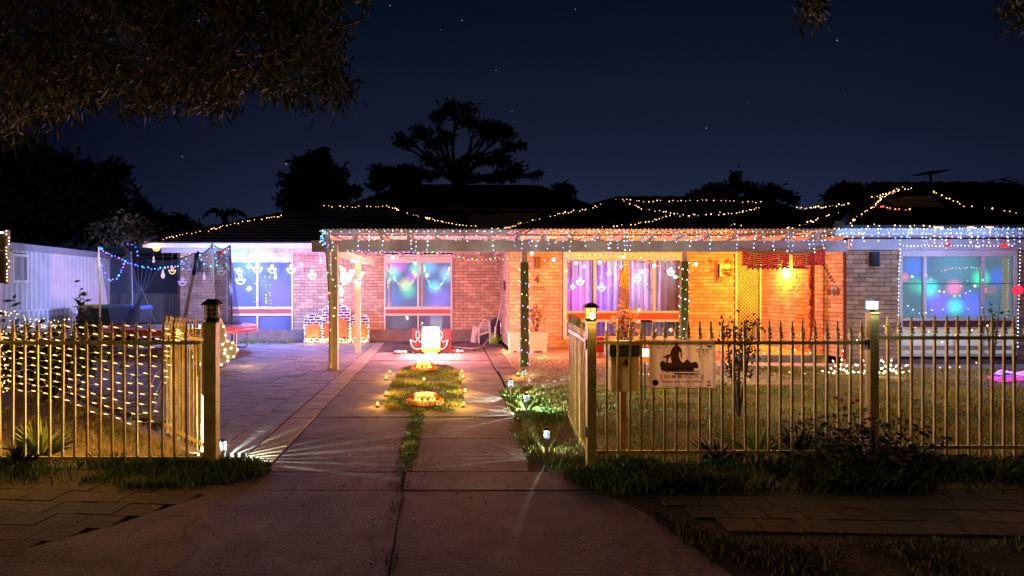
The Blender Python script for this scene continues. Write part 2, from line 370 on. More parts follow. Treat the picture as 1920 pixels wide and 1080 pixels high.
for x, y in cells[300:]: mb.box(x, x+S-.014, y, y+S-.014, -.05, random.uniform(-.003,.003))
tag(mb.build('paver_field', paver_m, pk), kind='stuff')
mb = MB().box(0,1,0,1,-1,0).build('edging_paver', edge_m, pk, local=True); em = mb.data; bpy.data.objects.remove(mb)
y = 5.62
while y < 18.5:
    stone('edging_paver', em, pk, xl(y)-.275, y, .006+random.uniform(-.003,.003), .26, .275, .05, rz=.018); y += .285
# pavers' inner kerb along the yellow soil
for i in range(18):
    t = i/18; a = Vector((-2.10,5.82,0)).lerp(Vector((-6.5,10.5,0)), t); b = Vector((-2.10,5.82,0)).lerp(Vector((-6.5,10.5,0)), t+1/18.6)
    MB().bar(a+Vector((0,0,.0)), b+Vector((0,0,.0)), .12, .07).build('kerb_block', edge_m, pk)
# ---- footpaths of brown blocks left and right of the driveway
def footpath(name, loc, inside, y0, y1, x0, x1, rot, cap):
    fp = struct(name, loc); xs = []
    S = .235; ca, sa = math.cos(rot), math.sin(rot)
    for r in range(-60, 60):
        for c in range(-60, 60):
            u = (c+.5*(r % 2))*S*1.0; v = r*S
            x = loc[0]+u*ca-v*sa; y = loc[1]+u*sa+v*ca
            if x0 < x < x1 and y0 < y < y1 and inside(x, y): xs.append((x, y))
    xs.sort(key=lambda q: q[1]); first = None
    um2 = MB().box(0,1,0,1,-1,0).build('footpath_paver', foot_m, fp, local=True); me = um2.data; bpy.data.objects.remove(um2)
    for x, y in xs[:cap]: stone('footpath_paver', me, fp, x, y, random.uniform(-.003,.003), S-.009, S-.009, .05, rot)
    return fp
fp = footpath('footpath_left', (-3.2, 4.2, 0), lambda x, y: x+.12 < -1.44-(4.9-y)*.60-(.22 if y < 4.2 else 0), 3.55, 4.92, -6, -1.2, -.10, 300)
MB().slab([(-7,3.5),(-2.5,3.5),(-1.7,4.95),(-7,4.95)], -.06, -.012).build('joint_bed', joint_m, fp)
fp = footpath('footpath_right', (3.2, 4.2, 0), lambda x, y: x > 1.12+(4.8-y)*.42, 3.85, 4.7, .9, 6.5, -.05, 300)
MB().slab([(1.3,3.7),(8,3.7),(8,4.9),(1.1,4.9)], -.06, -.012).build('joint_bed', joint_m, fp)

# ---- grass: blades
def in_poly(x, y, P):
    P = np.array(P); c = np.zeros(len(x), bool); j = len(P)-1
    for i in range(len(P)):
        xi, yi = P[i]; xj, yj = P[j]
        k = ((yi > y) != (yj > y)) & (x < (xj-xi)*(y-yi)/(yj-yi+1e-12)+xi); c ^= k; j = i
    return c
def clump(x, y, s, seed):
    r = np.random.default_rng(seed); v = np.zeros(len(x))
    for k in range(6):
        a, b, p = r.uniform(-s, s), r.uniform(-s, s), r.uniform(0, 6.28); v += np.sin(a*x+b*y+p)
    return v/6
def blades(name, poly, n, h, wd, mats, z0=0.0, seed=1, lean=.5, near=None, label=None, cat='grass', cl=.5, cs=9, parent=None, edge=0.0):
    r = np.random.default_rng(seed); P = np.array(poly)
    x = r.uniform(P[:,0].min(), P[:,0].max(), n); y = r.uniform(P[:,1].min(), P[:,1].max(), n)
    if near: y = P[:,1].min()+(P[:,1].max()-P[:,1].min())*r.random(n)**near
    k = in_poly(x+edge*np.sin(17*y+3*x)*.5+r.normal(0, edge*.5+1e-6, n), y+edge*np.sin(13*x)*.5, poly); x, y = x[k], y[k]
    v = clump(x, y, cs, seed); k = r.random(len(x)) < np.clip(.55+v*1.6*cl+.2*(1-cl), .05, 1); x, y, v = x[k], y[k], v[k]
    m = len(x); hh = h*(.45+.75*r.random(m))*(1+.7*v*cl); a = r.uniform(0, 6.283, m); q = r.uniform(0, 6.283, m)
    ln = lean*hh*r.random(m)*1.4; p = np.stack([x, y, np.full(m, z0)], 1)
    sd = np.stack([np.cos(q), np.sin(q), np.zeros(m)], 1)*wd*.5*(.6+.8*r.random(m))[:, None]
    dr = np.stack([np.cos(a)*ln, np.sin(a)*ln, np.zeros(m)], 1)
    mid = p+dr*.35+np.stack([0*hh, 0*hh, hh*.6], 1); tip = p+dr+np.stack([0*hh, 0*hh, hh*(.98-.25*lean*r.random(m))], 1)
    arr = np.stack([p-sd, p+sd, mid+sd*.7, tip, mid-sd*.7], 1)
    mi = r.integers(0, 100, m) if len(mats) > 1 else np.zeros(m, int)
    if len(mats) > 1:
        th = np.clip(38+v*120, 8, 92); mi = (mi > th).astype(int) if len(mats) == 2 else mi % len(mats)
    o = polys_np(name, arr, 5, mats, mats=mi, parent=parent)
    return tag(o, label, cat if label else None, kind='stuff')
lawn = [(1.12,5.6),(12,5.6),(12,12.2),(5.0,12.6),(5.6,10.25),(1.0,10.25),(.86,9.6),(.80,8),(.62,6.9),(.64,6.2),(.85,5.5)]
blades('lawn_grass', lawn, 190000, .038, .008, [g_straw, g_green], seed=3, near=1.25, cl=.6, cs=7, edge=.06, label='patchy half dry lawn inside the right-hand fence')
blades('lush_grass', [(.72,9.6),(1.05,9.9),(1.3,9.7),(1.25,8.6),(1.35,7.4),(1.0,7.2),(.72,8.1)], 7000, .045, .009, [g_lush, g_green], seed=5, cl=.7, edge=.1, label='bright green grass tufts round the small stake lights beside the driveway')
blades('verge_grass', [(.80,5.55),(1.15,5.75),(2.3,5.45),(2.3,5.1),(1.25,4.72),(1.05,4.86),(.9,5.25)], 9000, .085, .010, [g_lush, g_green], seed=6, cl=.7, edge=.06, label='lush green weeds at the foot of the right gate post')
blades('verge_grass', [(-2.55,5.5),(-1.55,5.62),(-1.38,5.3),(-1.62,4.98),(-2.1,4.86),(-2.7,5.05)], 9000, .075, .010, [g_lush, g_green], seed=7, cl=.7, edge=.06, label='low green ground cover round the foot of the left gate post')
blades('verge_grass', [(-7,5.75),(-2.6,5.55),(-2.6,4.95),(-7,4.85)], 14000, .10, .010, [g_dark, g_green], seed=8, cl=.9, edge=.05, label='dark weeds along the foot of the left fence')
blades('dry_weed', [(-7,5.8),(-2.2,5.7),(-2.6,6.6),(-6,9.8),(-9,10)], 16000, .07, .009, [g_straw, g_green], seed=9, cl=.95, z0=-.01, label='sparse dry weeds on the yellow soil behind the left fence')
blades('median_grass', [(-.72,8.1),(.0,7.95),(.18,8.5),(.22,10),(.16,12.2),(0,12.9),(-.45,13.1),(-.80,12.4),(-.85,10.5),(-.78,9)], 30000, .042, .008, [g_straw, g_green], seed=10, cl=.6, edge=.06, label='ragged oval patch of grass in the middle of the driveway')
tag(MB().slab([(-.66,8.3),(-.05,8.2),(.08,9),(.12,11.8),(-.1,12.6),(-.6,12.6),(-.72,11),(-.7,9.2)], .002, .008).build('median_soil', soil_m, origin=(-.3,10,0)), kind='structure')
blades('joint_weed', [(-.39,4.95),(-.29,4.95),(-.25,8.2),(-.43,8.2)], 5200, .028, .008, [g_straw, g_green], seed=11, cl=.55, cs=4, edge=.04, label='straggly weeds growing in the central joint of the driveway')
blades('joint_weed', [(-.36,3.5),(-.26,3.5),(-.30,5.2),(-.37,5.2)], 350, .025, .007, [g_straw, g_dark], seed=12, cl=1, cs=6, label='thin weeds in the joint of the dark front apron')
blades('street_grass', [(1.28,4.45),(1.55,4.05),(2.2,3.86),(4.2,3.86),(7,3.95),(7,2.6),(1.5,2.6),(1.42,3.4)], 52000, .038, .007, [g_dark, g_dark, g_straw], seed=13, cl=.9, edge=.05, label='dark rough grass verge at the bottom right corner')
blades('street_grass', [(-4,3.75),(-2.45,3.68),(-2.55,3.2),(-4,3.2)], 4500, .05, .008, [g_dark, g_straw], seed=14, cl=.9, edge=.06, label='dark grass tufts at the bottom left corner')
blades('overgrown_weed', [(1.3,5.5),(7,5.6),(7,4.75),(1.5,4.78)], 34000, .13, .010, [g_dark, g_dark, g_green], seed=15, cl=.9, cs=5, lean=.9, label='dark overgrown weeds along the foot of the right fence')
blades('wall_weed', [(-5.7,18.3),(-4.2,18.3),(-4.2,18.8),(-5.7,18.8)], 900, .09, .014, [g_green, g_lush], seed=16, cl=.9, label='strip of weeds against the plinth below the left window')
blades('path_weed', [(5.6,11.9),(13,11.7),(13,12.3),(5.6,12.6)], 6000, .06, .010, [g_green, g_straw], seed=17, cl=.7, label='fringe of grass along the pale garden path')
for nm, P_ in (('verge_soil', [(1.24,4.52),(1.30,4.25),(1.5,4.0),(1.9,3.86),(9,3.86),(9,2.0),(1.62,2.0),(1.44,3.45)]), ('fence_foot_soil', [(1.10,4.70),(9,4.72),(9,5.62),(.92,5.62),(.95,5.2)]), ('fence_foot_soil', [(-9,4.93),(-1.70,4.93),(-1.60,5.3),(-1.60,5.6),(-2.0,5.85),(-9,5.85)]), ('verge_soil', [(-9,3.55),(-2.55,3.55),(-3.4,2.2),(-9,2.2)])):
    tag(MB().slab(P_, -.05, -.008).build(nm, soil_m, origin=(P_[0][0], P_[0][1], 0)), kind='structure')
# fallen leaves on the apron
n = 700; p = np.stack([rng.uniform(-2.4, 2.6, n), rng.uniform(3.5, 6.6, n), np.full(n, .012)], 1)
tag(polys_np('leaf_litter', leaf_np(p, .024, .009, up=0.02, seed=3)*[1,1,1], 4, M('fallen_leaf', (.30,.24,.15), .8, rnd=.5)), 'small dry fallen leaves scattered on the dark apron and footpath', 'leaves', kind='stuff')

# ================================================= HOUSE
house = thing('brick_house', 'long single-storey cream brick house hung with festival lights behind the fence', 'house', (0, 19, 0))
YB, YA, YW = 19.1, 16.4, 12.9            # back wall, front wall, right wing wall
XS, XW = 1.49, 7.55                      # side walls
ubrick = MB().box(-.5,.5,0,1,-.5,.5).build('brick', brick_m, house, local=True); ubm = ubrick.data; bpy.data.objects.remove(ubrick)
NB = [0]
def brick_wall(name, O, u, nrm, Wd, z0, z1, holes=(), single=False, cap=300):
    O = Vector(O); u = Vector(u); nrm = Vector(nrm)
    us = sorted({0, Wd, *[h[0] for h in holes], *[h[1] for h in holes]}); zs = sorted({z0, z1, *[h[2] for h in holes], *[h[3] for h in holes]})
    mb = MB()
    for i in range(len(us)-1):
        for j in range(len(zs)-1):
            cu, cz = (us[i]+us[i+1])/2, (zs[j]+zs[j+1])/2
            if any(h[0] < cu < h[1] and h[2] < cz < h[3] for h in holes): continue
            a = O+u*us[i]; b = O+u*us[i+1]; c, d = b-nrm*.1, a-nrm*.1
            mb.hexa([Vector((q.x, q.y, zz)) for zz in (zs[j], zs[j+1]) for q in (a, b, c, d)])
    wl = mb.build(name, mortar_m, house)
    rows = int((z1-z0)/.086); rest = MB(); ang = math.atan2(u.y, u.x)
    for r in range(rows):
        za = z0+r*.086+.005; zb = za+.076
        iv = [(0.0, Wd)]
        for h in holes:
            if h[2] < zb and h[3] > za:
                iv = [q for (a, b) in iv for q in ((a, min(b, h[0])), (max(a, h[1]), b)) if q[1]-q[0] > .03]
        off = -.12*(r % 2)
        k = 0
        while off+k*.24 < Wd:
            a, b = off+k*.24+.005, off+(k+1)*.24-.005; k += 1
            for (p, q) in iv:
                s, e = max(a, p), min(b, q)
                if e-s < .03: continue
                pr_ = .008+random.uniform(-.0025, .0025)
                if single and NB[0] < 300:
                    o = bpy.data.objects.new('brick', ubm); COL.objects.link(o); o.parent = wl
                    c = O+u*((s+e)/2); o.location = Vector((c.x, c.y, (za+zb)/2))-base_of(wl)
                    # unit brick spans y 0..1; push its outer face proud of the mortar
                    o.rotation_euler = (0, 0, ang); o.location += nrm*pr_; o.scale = (e-s, .06, .076); NB[0] += 1
                else:
                    A = O+u*s; B = O+u*e
                    rest.hexa([Vector((t.x, t.y, zz)) for zz in (za, zb) for t in (A+nrm*pr_, B+nrm*pr_, B-nrm*.03, A-nrm*.03)])
    if rest.v: tag(rest.build('brickwork', brick_m, wl), kind='stuff')
    return wl
ZT = 2.50
# right wing: front wall with the picture window, bricks single
wx0, wx1 = X(1684, YW)-XW, X(1907, YW)-XW
wz1, wz0 = 1.42+(545-464)/1280*YW, 1.42-(672-545)/1280*YW
brick_wall('wing_front_wall', (XW, YW, 0), (1,0,0), (0,-1,0), 5.0, .12, 2.33, [(wx0, wx1, .14, wz1)], single=True)
# front wall with the big window
bx0, bx1 = X(1054, YA)-XS, X(1286, YA)-XS
brick_wall('front_wall', (XS, YA, 0), (1,0,0), (0,-1,0), X(1378, YA)-XS, .06, ZT, [(bx0, bx1, .30, 2.38)], single=True)
brick_wall('wing_side_wall', (XW, YA+.02, 0), (0,-1,0), (-1,0,0), YA+.02-YW-.102, .14, ZT)
brick_wall('return_wall', (XS, YB, 0), (0,-1,0), (-1,0,0), YB-YA-.102, .06, ZT)
lx0, lx1 = X(424, YB), X(551, YB); mx0, mx1 = X(719, YB), X(849, YB); BX = X(338, YB)
brick_wall('rear_wall', (BX, YB, 0), (1,0,0), (0,-1,0), XS-BX-.01, .33, ZT, [(lx0-BX, lx1-BX, .33, 2.46), (mx0-BX, mx1-BX, .33, 2.4)])
MB().box(BX-.03, XS-.15, YB-.05, YB+.1, 0, .33).build('plinth', plinth_m, house)
MB().box(XS+.0, X(1378, YA), YA-.03, YA+.1, 0, .062).build('plinth', plinth_m, house)
MB().box(XW-.02, XW+5, YW-.03, YW+.1, 0, .12).build('plinth', plinth_m, house)
MB().box(BX-.08, BX, YB, YB+6, 0, 2.5).build('end_wall', mortar_m, house)
# dark rooms behind the windows
dark = M('dark_room', (.03,.03,.035), .9)
mb = MB(); mb.box(BX+.05, XS-.12, YB+1.3, YB+1.4, .1, 2.6); mb.build('room_wall', dark, house)
mb = MB(); mb.box(XS, XW-.1, YA+.1+2.0, YA+2.2, .1, 2.6).box(XS, XW, YA+.12, YA+2.1, 2.52, 2.58); mb.build('room_wall', dark, house)

def window(x0, x1, z0, z1, Y, mull, strips, fw=.05, mat=cream_paint, label=None, mullz=None, lowm=None):
    """frame with mullions at x positions (upper light) and solid strips (z0, z1, material) across; returns the frame"""
    mb = MB(); d0, d1 = Y-.035, Y+.05
    mb.box(x0, x0+fw, d0, d1, z0, z1).box(x1-fw, x1, d0, d1, z0, z1)
    mb.box(x0+fw, x1-fw, d0, d1, z1-fw, z1).box(x0+fw, x1-fw, d0, d1, z0, z0+fw)
    zt = strips[0][1] if strips else z0+fw
    for m in mull: mb.box(m-.028, m+.028, d0+.008, d1-.004, zt, z1-fw)
    for m in (lowm if lowm is not None else mull): mb.box(m-.022, m+.022, d0+.008, d1-.004, z0+fw, strips[-1][0]) if strips else None
    wn = mb.build('window', mat, house)
    if label: wn['label'] = label
    for a, b, m_ in strips: MB().box(x0+fw, x1-fw, d0-.004+(.012 if m_ is redband_m else 0), d1-.008, a, b).build('rail' if m_ is not redband_m else 'spandrel', m_, wn)
    return wn
def zz(py, Y): return H-(py-CY)*Y/F
# left window: cool blue-violet blinds
Y = YB
LW = window(lx0+.01, lx1-.01, zz(628,Y), zz(474,Y), Y, [X(483,Y)], [(zz(579.5,Y), zz(575,Y), cream_paint), (zz(588,Y), zz(579.5,Y), redband_m), (zz(592,Y), zz(588,Y), cream_paint)], label='wide window glowing blue violet')
MB().box(lx0+.07, lx1-.07, Y-.02, Y+.03, zz(492,Y), zz(477,Y)).build('blind_box', cream_paint, LW)
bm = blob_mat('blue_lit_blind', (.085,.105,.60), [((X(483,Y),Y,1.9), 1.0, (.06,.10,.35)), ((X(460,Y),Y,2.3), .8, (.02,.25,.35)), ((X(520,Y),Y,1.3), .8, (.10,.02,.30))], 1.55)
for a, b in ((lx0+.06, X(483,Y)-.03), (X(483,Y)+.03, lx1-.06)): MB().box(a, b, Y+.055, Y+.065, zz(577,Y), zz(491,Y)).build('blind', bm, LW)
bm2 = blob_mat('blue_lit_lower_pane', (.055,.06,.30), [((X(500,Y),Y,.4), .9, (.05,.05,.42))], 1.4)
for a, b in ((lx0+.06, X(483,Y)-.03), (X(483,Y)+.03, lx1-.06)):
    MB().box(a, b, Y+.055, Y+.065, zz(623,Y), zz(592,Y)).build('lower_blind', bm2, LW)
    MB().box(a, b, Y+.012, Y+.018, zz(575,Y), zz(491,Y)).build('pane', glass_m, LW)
    MB().box(a, b, Y+.012, Y+.018, zz(623,Y), zz(592,Y)).build('pane', glass_m, LW)
# middle window
MW = window(mx0+.01, mx1-.01, zz(622,Y), zz(477,Y), Y, [X(784,Y)], [(zz(580,Y), zz(575,Y), cream_paint), (zz(588,Y), zz(580,Y), redband_m), (zz(591.5,Y), zz(588,Y), cream_paint)], label='window with two hanging garlands of coloured light', lowm=[X(784,Y)])
MB().box(mx0+.06, mx1-.06, Y-.03, Y+.03, zz(493,Y), zz(481,Y)).build('lintel_board', cream_paint, MW)
def bc(px, py, Y=YB+.06): return tuple(W(px, py, Y))
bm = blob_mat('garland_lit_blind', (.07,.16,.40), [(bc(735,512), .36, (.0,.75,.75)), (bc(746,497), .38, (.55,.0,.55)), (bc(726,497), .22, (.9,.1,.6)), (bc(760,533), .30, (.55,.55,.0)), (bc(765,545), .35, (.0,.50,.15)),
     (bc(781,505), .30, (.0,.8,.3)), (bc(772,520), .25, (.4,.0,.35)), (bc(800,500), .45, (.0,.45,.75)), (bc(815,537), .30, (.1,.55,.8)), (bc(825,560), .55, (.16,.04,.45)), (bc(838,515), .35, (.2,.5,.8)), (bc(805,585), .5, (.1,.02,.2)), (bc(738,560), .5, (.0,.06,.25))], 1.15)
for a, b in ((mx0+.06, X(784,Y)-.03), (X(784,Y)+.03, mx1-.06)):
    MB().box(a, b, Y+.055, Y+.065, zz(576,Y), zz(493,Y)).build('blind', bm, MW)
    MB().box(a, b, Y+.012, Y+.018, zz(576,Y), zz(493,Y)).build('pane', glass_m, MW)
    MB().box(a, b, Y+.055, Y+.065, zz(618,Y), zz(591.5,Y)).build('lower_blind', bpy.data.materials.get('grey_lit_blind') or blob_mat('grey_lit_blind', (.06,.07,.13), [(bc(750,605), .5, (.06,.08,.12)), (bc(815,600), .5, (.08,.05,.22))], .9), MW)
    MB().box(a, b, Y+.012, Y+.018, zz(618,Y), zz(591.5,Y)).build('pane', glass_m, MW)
for p in (727, 789): MB().box(X(p,Y), X(p,Y)+.06, Y+.02, Y+.05, zz(576,Y), zz(494,Y)).build('sash', cream_paint, MW)
# big window with curtains
Y = YA
BW = window(X(1055,Y)+.01, X(1285,Y), zz(637,Y), zz(473,Y), Y, [X(1115,Y), X(1226,Y)], [(zz(587,Y), zz(583,Y), cream_paint), (zz(599,Y), zz(587,Y), redband_m), (zz(603,Y), zz(599,Y), cream_paint)], label='big window with pleated curtains lit violet and blue', fw=.085)
MB().box(X(1060,Y), X(1280,Y), Y-.045, Y+.03, zz(488,Y), zz(475,Y)).build('lintel_board', cream_paint, BW)
cur = M('curtain_cloth', (.42,.36,.36), .85); ct = cur.node_tree; cb = ct.nodes['Principled BSDF']
tl = ct.nodes.new('ShaderNodeBsdfTranslucent'); tl.inputs[0].default_value = (.55,.5,.55,1); ms_ = ct.nodes.new('ShaderNodeMixShader'); ms_.inputs[0].default_value = .5
co_ = [n for n in ct.nodes if n.type == 'OUTPUT_MATERIAL'][0]; ct.links.new(cb.outputs[0], ms_.inputs[1]); ct.links.new(tl.outputs[0], ms_.inputs[2]); ct.links.new(ms_.outputs[0], co_.inputs[0])
def curtain(xa, xb, z0, z1, Y, seed, name='curtain', k=34):
    r = random.Random(seed); n = int((xb-xa)/.013); mb = MB(); vs = []
    ph = 0
    for i in range(n+1):
        x = xa+(xb-xa)*i/n; ph += r.uniform(.7, 1.5)*.013*k
        d = .075*math.sin(ph)+.02*math.sin(2.3*ph+1); vs.append((x, Y+d, z0)); vs.append((x, Y+d*.9, z1))
    mb.add(vs, [(2*i, 2*i+2, 2*i+3, 2*i+1) for i in range(n)]); return mb.build(name, cur, BW, smooth=True)
for a, b, s in ((1062,1114,1), (1117,1172,2), (1176,1224,3), (1228,1276,4)): curtain(X(a,Y), X(b,Y), zz(633,Y), zz(486,Y), Y+.22, s)
for a, b in ((1061,1113),(1117,1224),(1228,1277)):
    MB().box(X(a,Y)+.01, X(b,Y), Y+.012, Y+.018, zz(583,Y), zz(486,Y)).build('pane', glass_m, BW)
    MB().box(X(a,Y)+.01, X(b,Y), Y+.012, Y+.018, zz(632,Y), zz(603,Y)).build('pane', glass_m, BW)
for px, py, pwr, c in ((1078,560,7,(1,.1,.9)), (1066,540,4,(.3,.1,1)), (1128,540,14,(.10,.10,1)), (1133,575,5,(.15,.1,1)), (1090,510,5,(.35,.5,1)), (1150,495,3,(.1,1,.3)), (1160,520,7,(.55,.3,1)), (1196,520,9,(.5,.6,1)), (1215,560,5,(.7,.4,.8)), (1250,505,3,(.6,.8,1)), (1180,550,4,(.7,.35,.8)), (1100,570,3,(.9,.3,.7))):
    lamp('window_light', tuple(W(px, py, YA+.60)), pwr*.62, c, .03, parent=BW)
# wing window
Y = YW
WW = window(X(1685,Y), X(1905,Y), zz(668,Y), zz(466,Y), Y, [X(1733,Y), X(1842,Y)], [(zz(601,Y), zz(596,Y), white_paint), (zz(613,Y), zz(601,Y), M('maroon_panel', (.16,.05,.04), .5)), (zz(617,Y), zz(613,Y), white_paint)], mat=white_paint, label='wide window with blue and green reflections painted into its blinds', lowm=[X(1732,Y), X(1788,Y), X(1842,Y)])
MB().box(X(1690,Y), X(1900,Y), Y-.05, Y+.03, zz(481,Y), zz(470,Y)).build('blind_box', white_paint, WW)
def b2(px, py): return tuple(W(px, py, YW+.07))
bm = blob_mat('reflection_glow_blind', (.075,.150,.205), [(b2(1715,500), .36, (.0,.02,.5)), (b2(1740,540), .30, (.0,.62,.55)), (b2(1760,570), .42, (.12,.0,.75)), (b2(1788,540), .24, (.75,.08,.25)), (b2(1790,575), .26, (.0,.55,.5)),
     (b2(1820,570), .40, (.05,.02,.8)), (b2(1838,522), .26, (.0,.75,.25)), (b2(1870,520), .30, (.0,.02,.45)), (b2(1790,500), .6, (.02,.10,.16)), (b2(1695,520), .14, (.6,.05,.05)), (b2(1716,535), .25, (.0,.2,.05))], 1.55)  # reflected lights are painted in as emission spots
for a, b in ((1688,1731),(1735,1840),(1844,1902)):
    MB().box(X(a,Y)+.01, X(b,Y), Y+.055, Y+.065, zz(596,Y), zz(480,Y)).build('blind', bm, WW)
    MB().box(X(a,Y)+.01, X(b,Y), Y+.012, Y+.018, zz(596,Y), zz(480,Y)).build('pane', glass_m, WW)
MB().box(X(1688,Y), X(1902,Y), Y+.0, Y+.012, zz(532,Y)-.008, zz(532,Y)+.008).build('glazing_bar', M('grey_bar', (.10,.14,.18), .4), WW)
mb = MB()
for i in range(10):
    xx = X(1883,Y)+.012*i; mb.box(xx, xx+.009, Y+.03, Y+.05, zz(592,Y), zz(483,Y))
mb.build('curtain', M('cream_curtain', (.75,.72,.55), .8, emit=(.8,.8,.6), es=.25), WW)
lowp = M('cream_lower_pane', (.62,.60,.52), .4, noise=.15, nscale=3, emit=(.55,.6,.55), es=.42)  # lit look of the lower panes is put into their emission
for a, b in ((1688,1730),(1734,1786),(1790,1840),(1844,1902)):
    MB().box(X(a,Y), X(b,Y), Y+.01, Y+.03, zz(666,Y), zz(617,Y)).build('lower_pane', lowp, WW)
MB().box(X(1688,Y), X(1902,Y), Y-.06, Y+.03, zz(656,Y), zz(648,Y)).build('sill', M('pinkish_sill', (.5,.40,.38), .7), WW)
# porch: lattice screen door and its jamb
Y = YA
x0, x1 = X(1378,Y), X(1426,Y)
sd = MB().box(x0, x0+.04, Y-.04, Y, .14, 2.42).box(x1-.03, x1, Y-.04, Y, .14, 2.42).box(x0+.04, x1-.03, Y-.04, Y, 2.36, 2.42).box(x0+.04, x1-.03, Y-.04, Y, .14, .22).build('screen_door', cream_paint, house)
mb = MB(); st_ = .085; n = 44
latm = M('black_lattice', (.03,.025,.02), .5)
for i in range(-8, n):
    for sgn in (1, -1):
        # clip each diagonal to the door rectangle
        za = .22+i*st_; pts = []
        for xx in np.linspace(x0+.04, x1-.03, 2):
            pts.append((xx, za+(xx-x0 if sgn > 0 else x1-xx)))
        (xa, z_a), (xb, z_b) = pts
        lo, hi = .22, 2.36
        def cl(t): return xa+(xb-xa)*t, z_a+(z_b-z_a)*t
        t0, t1 = 0., 1.
        dz_ = z_b-z_a
        ta, tb = (lo-z_a)/dz_, (hi-z_a)/dz_
        t0 = max(t0, min(ta, tb)); t1 = min(t1, max(ta, tb))
        if t1-t0 > .03:
            p, q = cl(t0), cl(t1); mb.bar((p[0], Y-.02+.006*sgn, p[1]), (q[0], Y-.02+.006*sgn, q[1]), .009, .012)
tag(mb.build('lattice', latm, sd), kind='stuff')
MB().box(x0, x1, Y+.05, Y+.1, .14, 2.5).build('door', M('cream_door', (.62,.55,.40), .6), house)
MB().box(x1+.004, x1+.11, Y-.09, Y+.02, .14, 2.5).build('door_jamb', M('varnished_jamb', (.42,.24,.12), .5, noise=.2), house)
# eaves and fascia
MB().box(BX-.5, XS-.2, YB-.07, YB-.03, 2.475, 2.60).build('frieze_board', M('frieze_white', (.36,.36,.36), .6), house)
mb = MB().box(X(268,18.45), X(600,18.45)+.6, 18.43, 18.47, zz(464,18.45), zz(456,18.45)); mb.build('fascia', cream_paint, house)
MB().box(X(268,18.45)+.02, XS-.2, 18.475, YB+.1, zz(464,18.45), zz(464,18.45)+.02).build('soffit', M('soffit_board', (.6,.6,.62), .6), house)
MB().box(X(600,18.45)+.61, XS-.3, 18.43, 18.47, zz(464,18.45), zz(456,18.45)+.02).build('fascia', cream_paint, house)
bluish = M('pale_fascia', (.55,.55,.58), .5, noise=.1)
MB().box(7.0, 13.2, 12.28, 12.32, zz(441,12.3), zz(427.5,12.3)).build('fascia', bluish, house)
MB().box(7.0, 13.2, 12.325, YW+.1, zz(441,12.3), zz(441,12.3)+.02).build('soffit', bluish, house)
MB().box(7.56, 13.2, YW-.06, YW-.02, 2.19, 2.39).build('frieze_board', bluish, house)
MB().box(7.0, 7.04, 12.32, 16.3, zz(441,12.3)+.0, zz(428,12.3)).build('fascia', bluish, house)

# roofs: stepped tile courses
def roof_slope(mb, a, b, c, d, n):      # a,b eave ; c,d ridge (c above b, d above a)
    a, b, c, d = map(Vector, (a, b, c, d)); nr = (b-a).cross(d-a).normalized()
    if nr.z < 0: nr = -nr
    for i in range(n):
        t0, t1 = i/n, (i+1)/n
        p, q = a.lerp(d, t0), b.lerp(c, t0); r_, s_ = b.lerp(c, t1), a.lerp(d, t1)
        up = nr*.035
        mb.quad(p+up, q+up, r_, s_); mb.quad(p, q, q+up, p+up)
def hip_roof(x0, x1, y0, y1, ze, rx0, rx1, ry, zr, n=14):
    mb = MB(); A, B, C, D = (x0,y0,ze), (x1,y0,ze), (x1,y1,ze), (x0,y1,ze); P, Q = (rx0,ry,zr), (rx1,ry,zr)
    roof_slope(mb, A, B, Q, P, n); roof_slope(mb, D, A, P, P, n); roof_slope(mb, B, C, Q, Q, n); roof_slope(mb, C, D, P, Q, n)
    rf = mb.build('roof', tile_m, house)
    cap_ = MB()
    for p, q in ((A, P), (P, Q), (Q, B)):
        p, q = Vector(p), Vector(q); m = max(2, int((q-p).length/.4))
        for i in range(m): cap_.tube([p.lerp(q, i/m)+Vector((0,0,.03)), p.lerp(q, (i+.96)/m)+Vector((0,0,.045))], [.09,.11], 6)
    tag(cap_.build('ridge_cap', tile_m, rf), kind='stuff'); return rf
hip_roof(X(268,18.4), 1.7, 18.4, 25.6, 2.70, X(610,22), X(728,22), 22, zz(389,22))
hip_roof(1.15, 9.6, 15.85, 24.2, 2.66, X(1160,20), 9.2, 20, zz(376,20))
rf = hip_roof(7.0, 16.2, 12.2, 20.8, 2.56, X(1640,16.5), X(1862,16.5), 16.5, zz(351,16.5))
# rays from the eye onto the roof planes, used to lay the light strings on the tiles
from mathutils.bvhtree import BVHTree
bpy.context.view_layer.update()
_v = []; _f = []
for o in [q for q in bpy.data.objects if q.name.startswith('roof') and q.parent == house and q.name != 'roof_vent']:
    k = len(_v); _v += [o.matrix_world @ q.co for q in o.data.vertices]; _f += [[k+i for i in p.vertices] for p in o.data.polygons]
ROOF = BVHTree.FromPolygons(_v, _f)
def on_roof(px, py, Y, lift=.05):
    p = W(px, py, Y); e = Vector((0, 0, H)); hit = ROOF.ray_cast(e, (p-e).normalized(), 60)[0]
    if hit is None: return p
    return hit+(e-hit).normalized()*lift
# pale gable vent on the wing roof
_q = on_roof(1722,388,14.6).y; a = [W(1672,389,_q), W(1772,389,_q), W(1748,368,_q), W(1698,368,_q)]
MB().hexa([a[0], a[1], a[1]+Vector((0,1.2,0)), a[0]+Vector((0,1.2,0)), a[3], a[2], a[2]+Vector((0,1,0)), a[3]+Vector((0,1,0))]).build('roof_vent', M('pale_vent', (.25,.20,.14), .8), rf)

